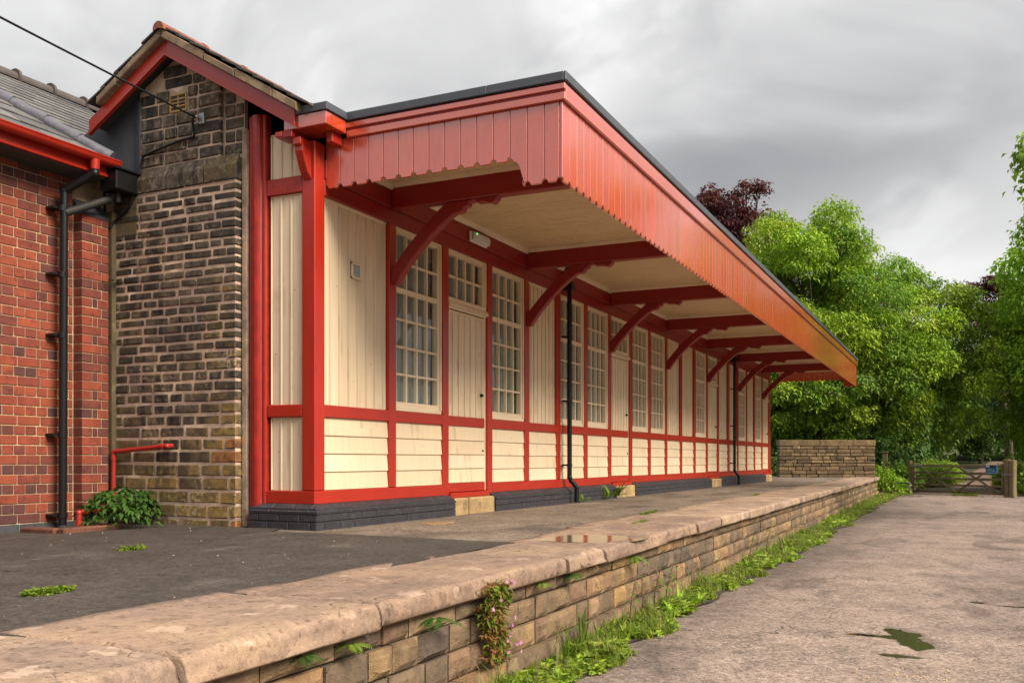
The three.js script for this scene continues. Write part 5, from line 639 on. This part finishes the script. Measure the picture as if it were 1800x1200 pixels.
{
  const r = rng(681), G1 = bladeClump(12, 0.1, 0.006, 682, 0.07), G2 = clump(8, 0.075, 0.04, 0.06, -0.45, 683), G3 = clump(7, 0.16, 0.045, 0.05, -0.75, 684), P1 = [], P2 = [], P3 = [], P4 = [], G4 = bladeClump(5, 0.26, 0.004, 692, 0.03);
  const zv = (x) => 3.27 + 0.1 * (fbm2(x * 1.3, 1, 3, 685) - 0.5) * 2 - 0.16 * sstep(1, -2.5, x) * 0 + 0.02 * (x > 15 ? (x - 15) * 0.04 : 0);
  for (let i = 0; i < 21000; i++) { const x = -4 + 33.5 * Math.pow(r(), 1.5), u = r(), z0 = zEdge(x) - 0.02, z = lerp(z0, zv(x), u), d = fbm2(x * 1.5, z * 3, 3, 686), near = 1 - u; const gap = fbm2(x * 1.1 + 3, z * 2.5, 3, 688), rag = fbm2(x * 2.6, 5, 3, 689); if (u > 0.5 + 0.9 * (rag - 0.25) || r() < sstep(0.5, 0.62, gap) * 0.75 || (x < -1.2 && r() < 0.5)) continue;
    const s = (0.6 + 0.7 * r()) * (1 - 0.5 * u) * (0.55 + 1.1 * fbm2(x * 2, z, 2, 690)), q = [x, 0.002, z, r() * 6.28, (r() - 0.5) * 0.4, s, r()]; if (d + 0.3 * (r() - 0.5) > 0.56) P2.push([x, 0.01, z, q[3], q[4], s * 1.1, q[6]]); else P1.push(q); if (r() < 0.05 * (0.2 + near)) P4.push([x, 0.01, z, q[3], q[4], 0.5 + 0.7 * r(), q[6]]); if (r() < 0.01 * (0.3 + near)) P3.push([x, 0.01, z0 + 0.02 + 0.25 * r(), q[3], q[4], 0.45 + 0.6 * r(), q[6]]); }
  for (let i = 0; i < 240; i++) { const x = 29.2 + r() * 1.6 - 0.5, z = 3.0 + r() * 0.5; P1.push([x, 0, z, r() * 6, 0, 0.9, r()]); } for (let i = 0; i < 90; i++) P1.push([29.4 + 0.9 * (r() - 0.5), 0, 5.2 + 0.8 * (r() - 0.5), r() * 6, 0.1, 0.9 + 0.4 * r(), r()]);
  const GR = [[0.188, 0.282, 0.024], [0.246, 0.330, 0.028], [0.145, 0.233, 0.024], [0.289, 0.343, 0.046]];
  const o1 = scatter('grass', G1, LEAF, P1, scene, GR); tag(o1, 'short bright grass along the foot of the platform wall', 'grass', null, 'stuff'); const o2 = scatter('low_weeds', G2, LEAF, P2, scene, GR.concat(YG)); tag(o2, 'low clover like weeds mixed into the grass verge', 'weeds', null, 'stuff'); const o4 = scatter('tall_grass', G4, LEAF, P4, scene, [[0.2, 0.26, 0.04], [0.32, 0.27, 0.12], [0.14, 0.22, 0.03], [0.36, 0.29, 0.15]]); tag(o4, 'thin taller grass stems, some of them dry, along the wall foot', 'grass', null, 'stuff'); const o3 = scatter('broad_weeds', G3, LEAF, P3, scene, MID.concat(GR)); tag(o3, 'broad leaved weeds against the platform wall', 'weeds', null, 'stuff');
  const soilG = sheet(span(-5, 29.5, 120), [(x) => zEdge(x) - 0.1, (x) => (zEdge(x) + zv(x)) / 2, (x) => zv(x) - 0.12 + 0.1 * (fbm2(x * 2.6, 5, 3, 689) - 0.5)], (x, z) => 0.006 + 0.014 * fbm2(x * 9, z * 9, 2, 691), (x, z) => { const k = 0.7 + 0.6 * fbm2(x * 3, z * 5, 3, 687); return [k, k, k]; }); struct('verge_soil', soilG, mat([0.085, 0.07, 0.045], { map: T.asphalt, bumpMap: T.asphaltBump, bumpScale: 0.02, vertexColors: true, roughness: 1 }));
}
// single weeds that stand out
const FR = leafMat([0.16, 0.26, 0.02], 0.35, 0.6), DKL = leafMat([0.045, 0.115, 0.018], 0.3, 0.45), TUFT = leafMat([0.1, 0.17, 0.016], 0.3, 0.5);
function frondGeo(len, seed) { const r = rng(seed), o = []; for (let i = 0; i < 9; i++) { const t = 0.15 + 0.85 * i / 9, p = V(len * t, len * (0.35 * t - 0.42 * t * t), 0), w = len * 0.3 * Math.sin(Math.PI * Math.min(1, t * 0.85 + 0.12)); for (const s of [-1, 1]) leafTris(o, p, V(0.45, -0.1 + 0.1 * r(), s), V(0, 1, 0), w, w * 0.34, 0.1, 0.15); } return fromTris(o); }
function fern(label, at, n, len, seed, m = FR, cat = 'fern', up = 0.5) { const t = thing(cat, label, cat, at), r = rng(seed), g = [frondGeo(len, seed), frondGeo(len * 0.85, seed + 1)]; for (let i = 0; i < n; i++) { const q = piece('frond', g[i % 2], m, t); q.position.set(at[0], at[1], at[2]); q.rotation.set(0, i / n * 6.28 + r(), up * (0.4 + 0.9 * r()), 'YXZ'); q.scale.setScalar(0.7 + 0.5 * r()); } return t; }
fern('small fern growing beside the foot of the nearest black downpipe', [5.98, YP, 0.16], 8, 0.2, 701); fern('pale fern against the grey plinth, left of two by the second door', [7.1, YP, 0.13], 11, 0.26, 702, FR, 'fern', 0.9); fern('darker fern against the plinth right beside the second door step', [7.62, YP, 0.12], 12, 0.28, 703, leafMat([0.08, 0.17, 0.02], 0.35), 'fern', 0.9);
fern('tiny plant rooted in the corner where the red and dark brick walls meet', [-0.19, 2.9, -2.26], 5, 0.13, 704, DKL, 'wall_plant', 0.2);
[[-3.84, 0.5, 'grassy fern hanging under the coping, leftmost in the photo'], [-3.55, 0.49, 'fern below the coping, second from the left'], [-2.85, 0.49, 'fern under the coping just left of the pink flowers'], [-1.6, 0.5, 'fern under the coping right of the pink flowers'], [-1.1, 0.5, 'little fern under the coping left of the rain puddle'], [0.2, 0.49, 'tiny fern under the coping below the rain puddle'], [-3.8, 0.38, 'bright grass tuft in the lower wall joint at the bottom left']].forEach(([x, y, l], i) => fern(l, [x, y, zEdge(x) - 0.04], 8, 0.1 + 0.03 * (i % 3), 710 + i, i % 2 ? FR : DKL, 'wall_fern', -0.35));
{ const t = thing('elder_bush', 'leafy dark green elder growing in the corner under the red pipe', 'bush', [-0.42, YP - 0.03, -1.98]), r = rng(721), lg = (sd) => { const q = rng(sd), o = []; for (const [s, u] of [[1, 0.35], [-1, 0.35], [1, 0.65], [-1, 0.65], [0, 0.9]]) leafTris(o, V(0.17 * u, -0.03 * u * u, 0), V(s ? 0.6 : 1, -0.15 - 0.2 * q(), s), V(0.2 * (q() - 0.5), 1, 0.2 * (q() - 0.5)), s ? 0.085 : 0.1, 0.042, 0.16, 0.25); return fromTris(o); }, G = [lg(1), lg(2), lg(3)], mats = [DKL, leafMat([0.06, 0.14, 0.02], 0.3, 0.4), leafMat([0.035, 0.095, 0.016], 0.3, 0.4)], st = [];
  for (let i = 0; i < 150; i++) { const a = r() * 6.283, u = Math.sqrt(r()), h = Math.sqrt(1 - 0.8 * u * u), k = 0.3 + 0.7 * Math.sqrt(r()), q = piece('leaf', G[i % 3], mats[i % 3], t); const x = -0.4 + Math.cos(a) * u * 0.25, z = -1.86 + Math.sin(a) * u * 0.24, y = YP - 0.04 + 0.42 * h * k; q.position.set(x, y, z); q.rotation.set((r() - 0.5) * 0.5, -a + (r() - 0.5) * 1.2, -0.1 + 0.6 * (r() - 0.6), 'YXZ'); q.scale.setScalar(0.6 + 0.45 * r()); if (i % 8 === 0) st.push(limb([[-0.42, YP - 0.05, -1.98], [(x - 0.42) / 2, YP + 0.2, (z - 1.98) / 2], [x, y, z]], 0.009, 0.004, 4, 3)); } piece('stems', merge(st), barkMat, t); }
{ const t = thing('pink_flower_clump', 'trailing wall plant with tiny pink flowers spilling over the coping', 'plant', [-2.36, 0.5, 2.9]), r = rng(731), o = [], st = [], PK = mat([0.5, 0.2, 0.38], { roughness: 0.6, side: THREE.DoubleSide }), red = leafMat([0.2, 0.12, 0.03], 0.3), pg = (() => { const q = []; for (let i = 0; i < 5; i++) { const a = i * 1.2566; leafTris(q, V(0, 0, 0), V(Math.cos(a), Math.sin(a), 0.25), V(0, 0, 1), 0.013, 0.01, 0, 0); } return fromTris(q); })();
  const P = []; for (let i = 0; i < 260; i++) { const f = r(), x = -2.38 + 0.2 * (r() - 0.5) + 0.1 * f, y = 0.6 - 0.42 * f, zc = zEdge(x) + (y > 0.5 ? 0.01 : -0.02); P.push([x, y, zc + 0.05 * r(), r() * 6.28, r() - 0.5, 0.45 + 0.35 * r(), r()]); } scatter('leaves', clump(6, 0.045, 0.026, 0.05, 0.1, 732), LEAF, P, t, [[0.17, 0.27, 0.02], [0.2, 0.28, 0.03], [0.28, 0.19, 0.04], [0.3, 0.11, 0.05]]);
  for (let i = 0; i < 13; i++) { const f = r(), x = -2.38 + 0.32 * (r() - 0.5) + 0.1 * f, y = 0.62 - 0.42 * f, z = zEdge(x) + 0.05 + 0.04 * r(), q = piece('flower', pg, PK, t); q.position.set(x, y, z); q.rotation.set((r() - 0.5) * 0.8, -0.4 + (r() - 0.5) * 1.2, r() * 3); st.push(limb([[-2.36, 0.5, zEdge(-2.36) - 0.05], [(x - 2.36) / 2, y + 0.03, z - 0.02], [x, y, z]], 0.002, 0.0015, 4, 3)); } piece('stems', merge(st), red, t); }
function tuft(label, x, z, n, h, w, seed, m = TUFT) { const t = thing('grass_tuft', label, 'grass tuft', [x, 0, z]), r = rng(seed); for (let i = 0; i < n; i++) { const q = piece('blade', bladeClump(1, h * (0.6 + 0.5 * r()), w, seed + i, 0.03), m, t); q.position.set(x, 0.05, z); } return t; }
tuft('tall dark sedge tuft at the wall foot nearest the camera', -1.16, 2.93, 12, 0.36, 0.012, 741); tuft('taller grass tuft where the verge begins at the bottom of the photo', -1.55, 2.98, 14, 0.24, 0.008, 761, leafMat([0.13, 0.22, 0.02], 0.3)); tuft('wispy grass tuft right of the tall dark sedge', -0.55, 2.98, 14, 0.2, 0.01, 781, leafMat([0.15, 0.25, 0.02], 0.3));
function stemPlant(label, x, z, h, n, seed, lean = 0.1) { const t = thing('tall_weed', label, 'weed', [x, 0, z]), r = rng(seed), m = leafMat([0.11, 0.2, 0.02], 0.3), g = (() => { const o = []; leafTris(o, V(0, 0, 0), V(1, 0.1, 0), V(0, 1, 0), 0.1, 0.028, 0.15, 0.35); return fromTris(o); })(); piece('stem', limb([[x, 0, z], [x + lean * 0.3, h * 0.5, z], [x + lean, h, z + 0.03]], 0.006, 0.003, 5, 5), mat([0.12, 0.075, 0.03]), t); for (let i = 0; i < n; i++) { const f = 0.25 + 0.75 * i / n, q = piece('leaf', g, m, t); q.position.set(x + lean * f * f, h * f, z + 0.03 * f); q.rotation.set(0, i * 2.4 + r(), 0.35 * (r() - 0.3)); q.scale.setScalar(0.6 + 0.6 * r()); } return t; }
stemPlant('tall leafy weed, nearest of three standing against the wall', -0.17, 2.92, 0.42, 12, 801); stemPlant('tall leafy weed, middle of three against the wall', 0.42, 2.92, 0.4, 14, 802); stemPlant('tall leafy weed, farthest of three against the wall', 0.82, 2.9, 0.36, 13, 803); stemPlant('reddish dock standing in the verge half way along the wall', 4.3, 2.88, 0.36, 16, 804); stemPlant('second reddish dock just beyond the first, half way along the wall', 5.4, 2.87, 0.38, 16, 805); stemPlant('tall pale weed near the far end of the wall', 17.5, 2.72, 0.55, 18, 806); stemPlant('bushy tall weed at the far end of the wall by the shrub', 22.5, 2.7, 0.6, 18, 807);
// moss on the platform, loose grit, fallen leaves
function moss(label, pts, seed, n, s) { const t = thing('moss_patch', label, 'moss', [pts[0][0], YP, pts[0][1]]), r = rng(seed), P = []; for (let i = 0; i < n; i++) { const f = r() * (pts.length - 1), k = Math.floor(f), a = pts[k], b = pts[Math.min(k + 1, pts.length - 1)]; P.push([lerp(a[0], b[0], f - k) + s * (r() - 0.5) * (0.5 + r()), YP + 0.006, lerp(a[1], b[1], f - k) + s * (r() - 0.5) * (0.5 + r()), r() * 6.28, (r() - 0.5) * 0.8, 0.5 + 0.6 * r(), r()]); } scatter('moss_leaves', clump(7, 0.026, 0.016, 0.04, -0.3, seed + 1), LEAF, P, t, [[0.2, 0.3, 0.015], [0.24, 0.33, 0.02], [0.15, 0.25, 0.015]]); }
moss('long bright green moss streak on the dark tarmac nearest the camera', [[-3.86, 1.375], [-3.76, 1.39], [-3.64, 1.375]], 811, 150, 0.05); moss('small round bright moss patch on the dark tarmac', [[-2.12, 0.06], [-2.02, 0.09]], 813, 70, 0.07); moss('tiny moss dot near the left edge of the platform', [[-3.0, -0.35], [-2.96, -0.36]], 815, 20, 0.05); moss('sparse weeds in the joint behind the coping puddle', [[1.7, 2.34], [2.2, 2.3]], 817, 34, 0.05); moss('thin weeds at the back edge of the coping half way along', [[3.3, 1.9], [3.9, 1.88]], 819, 30, 0.05); moss('moss tuft on the far coping near the last downpipe', [[9.3, 1.95], [9.8, 1.94]], 821, 40, 0.07);
{ const r = rng(831), pg = cbox(-0.5, 0.5, -0.3, 0.3, -0.4, 0.4, 0.2), A = [], B = []; for (let i = 0; i < 620; i++) A.push([-6 + 14 * r() ** 1.3, YP + 0.003, -1.6 + 3.6 * r(), r() * 6, r(), 0.003 + 0.009 * r() ** 3, r()]); for (let i = 0; i < 900; i++) A.push([-4 + 30 * r() ** 1.6, 0.002, 3.3 + 5 * r(), r() * 6, r(), 0.003 + 0.01 * r() ** 3, r()]); for (let i = 0; i < 60; i++) A.push([-0.9 + 0.5 * (r() - 0.5) ** 3 * 6, 0.002, 4.75 + 0.5 * (r() - 0.5), r() * 6, r(), 0.004 + 0.012 * r(), 0.1]);
  const o = scatter('grit', pg, mat([1, 1, 1], { roughness: 0.95 }), A, scene, [[0.45, 0.33, 0.2], [0.3, 0.25, 0.2], [0.05, 0.045, 0.04], [0.5, 0.45, 0.4], [0.12, 0.1, 0.08]]); tag(o, 'loose grit and specks on platform and path', 'grit', null, 'stuff');
  const lg = (() => { const q = []; leafTris(q, V(0, 0, 0), V(1, 0.05, 0), V(0, 1, 0), 0.07, 0.035, 0.2, -0.1); return fromTris(q); })(); for (let i = 0; i < 260; i++) B.push([26.5 + 6 * r(), 0.012, 3.2 + 4 * r(), r() * 6, 0.3 * r(), 0.6 + 0.8 * r(), r()]); const l = scatter('fallen_leaves', lg, LEAF, B, scene, [[0.3, 0.14, 0.05], [0.35, 0.25, 0.1], [0.2, 0.09, 0.04]]); tag(l, 'brown fallen leaves round the foot of the gate', 'leaves', null, 'stuff'); }
{ const st = thing('chipped_stone', 'pale flat stone set in the tarmac near the first door', 'stone', [1.1, YP, 0.55]); piece('stone', boxUV(cbox(1.0, 1.28, YP - 0.02, YP + 0.008, 0.5, 0.66, 0.006, (q) => [q[0] + 0.4 * (q[2] - 0.58), q[1], q[2]])), sandTone[0], st); }

// ------------------------------------------------------------------ set every thing down at its base, then draw
for (const [g, at] of bases) { g.position.set(...at); for (const c of g.children) c.position.sub(g.position); }
renderer.render(scene, camera);
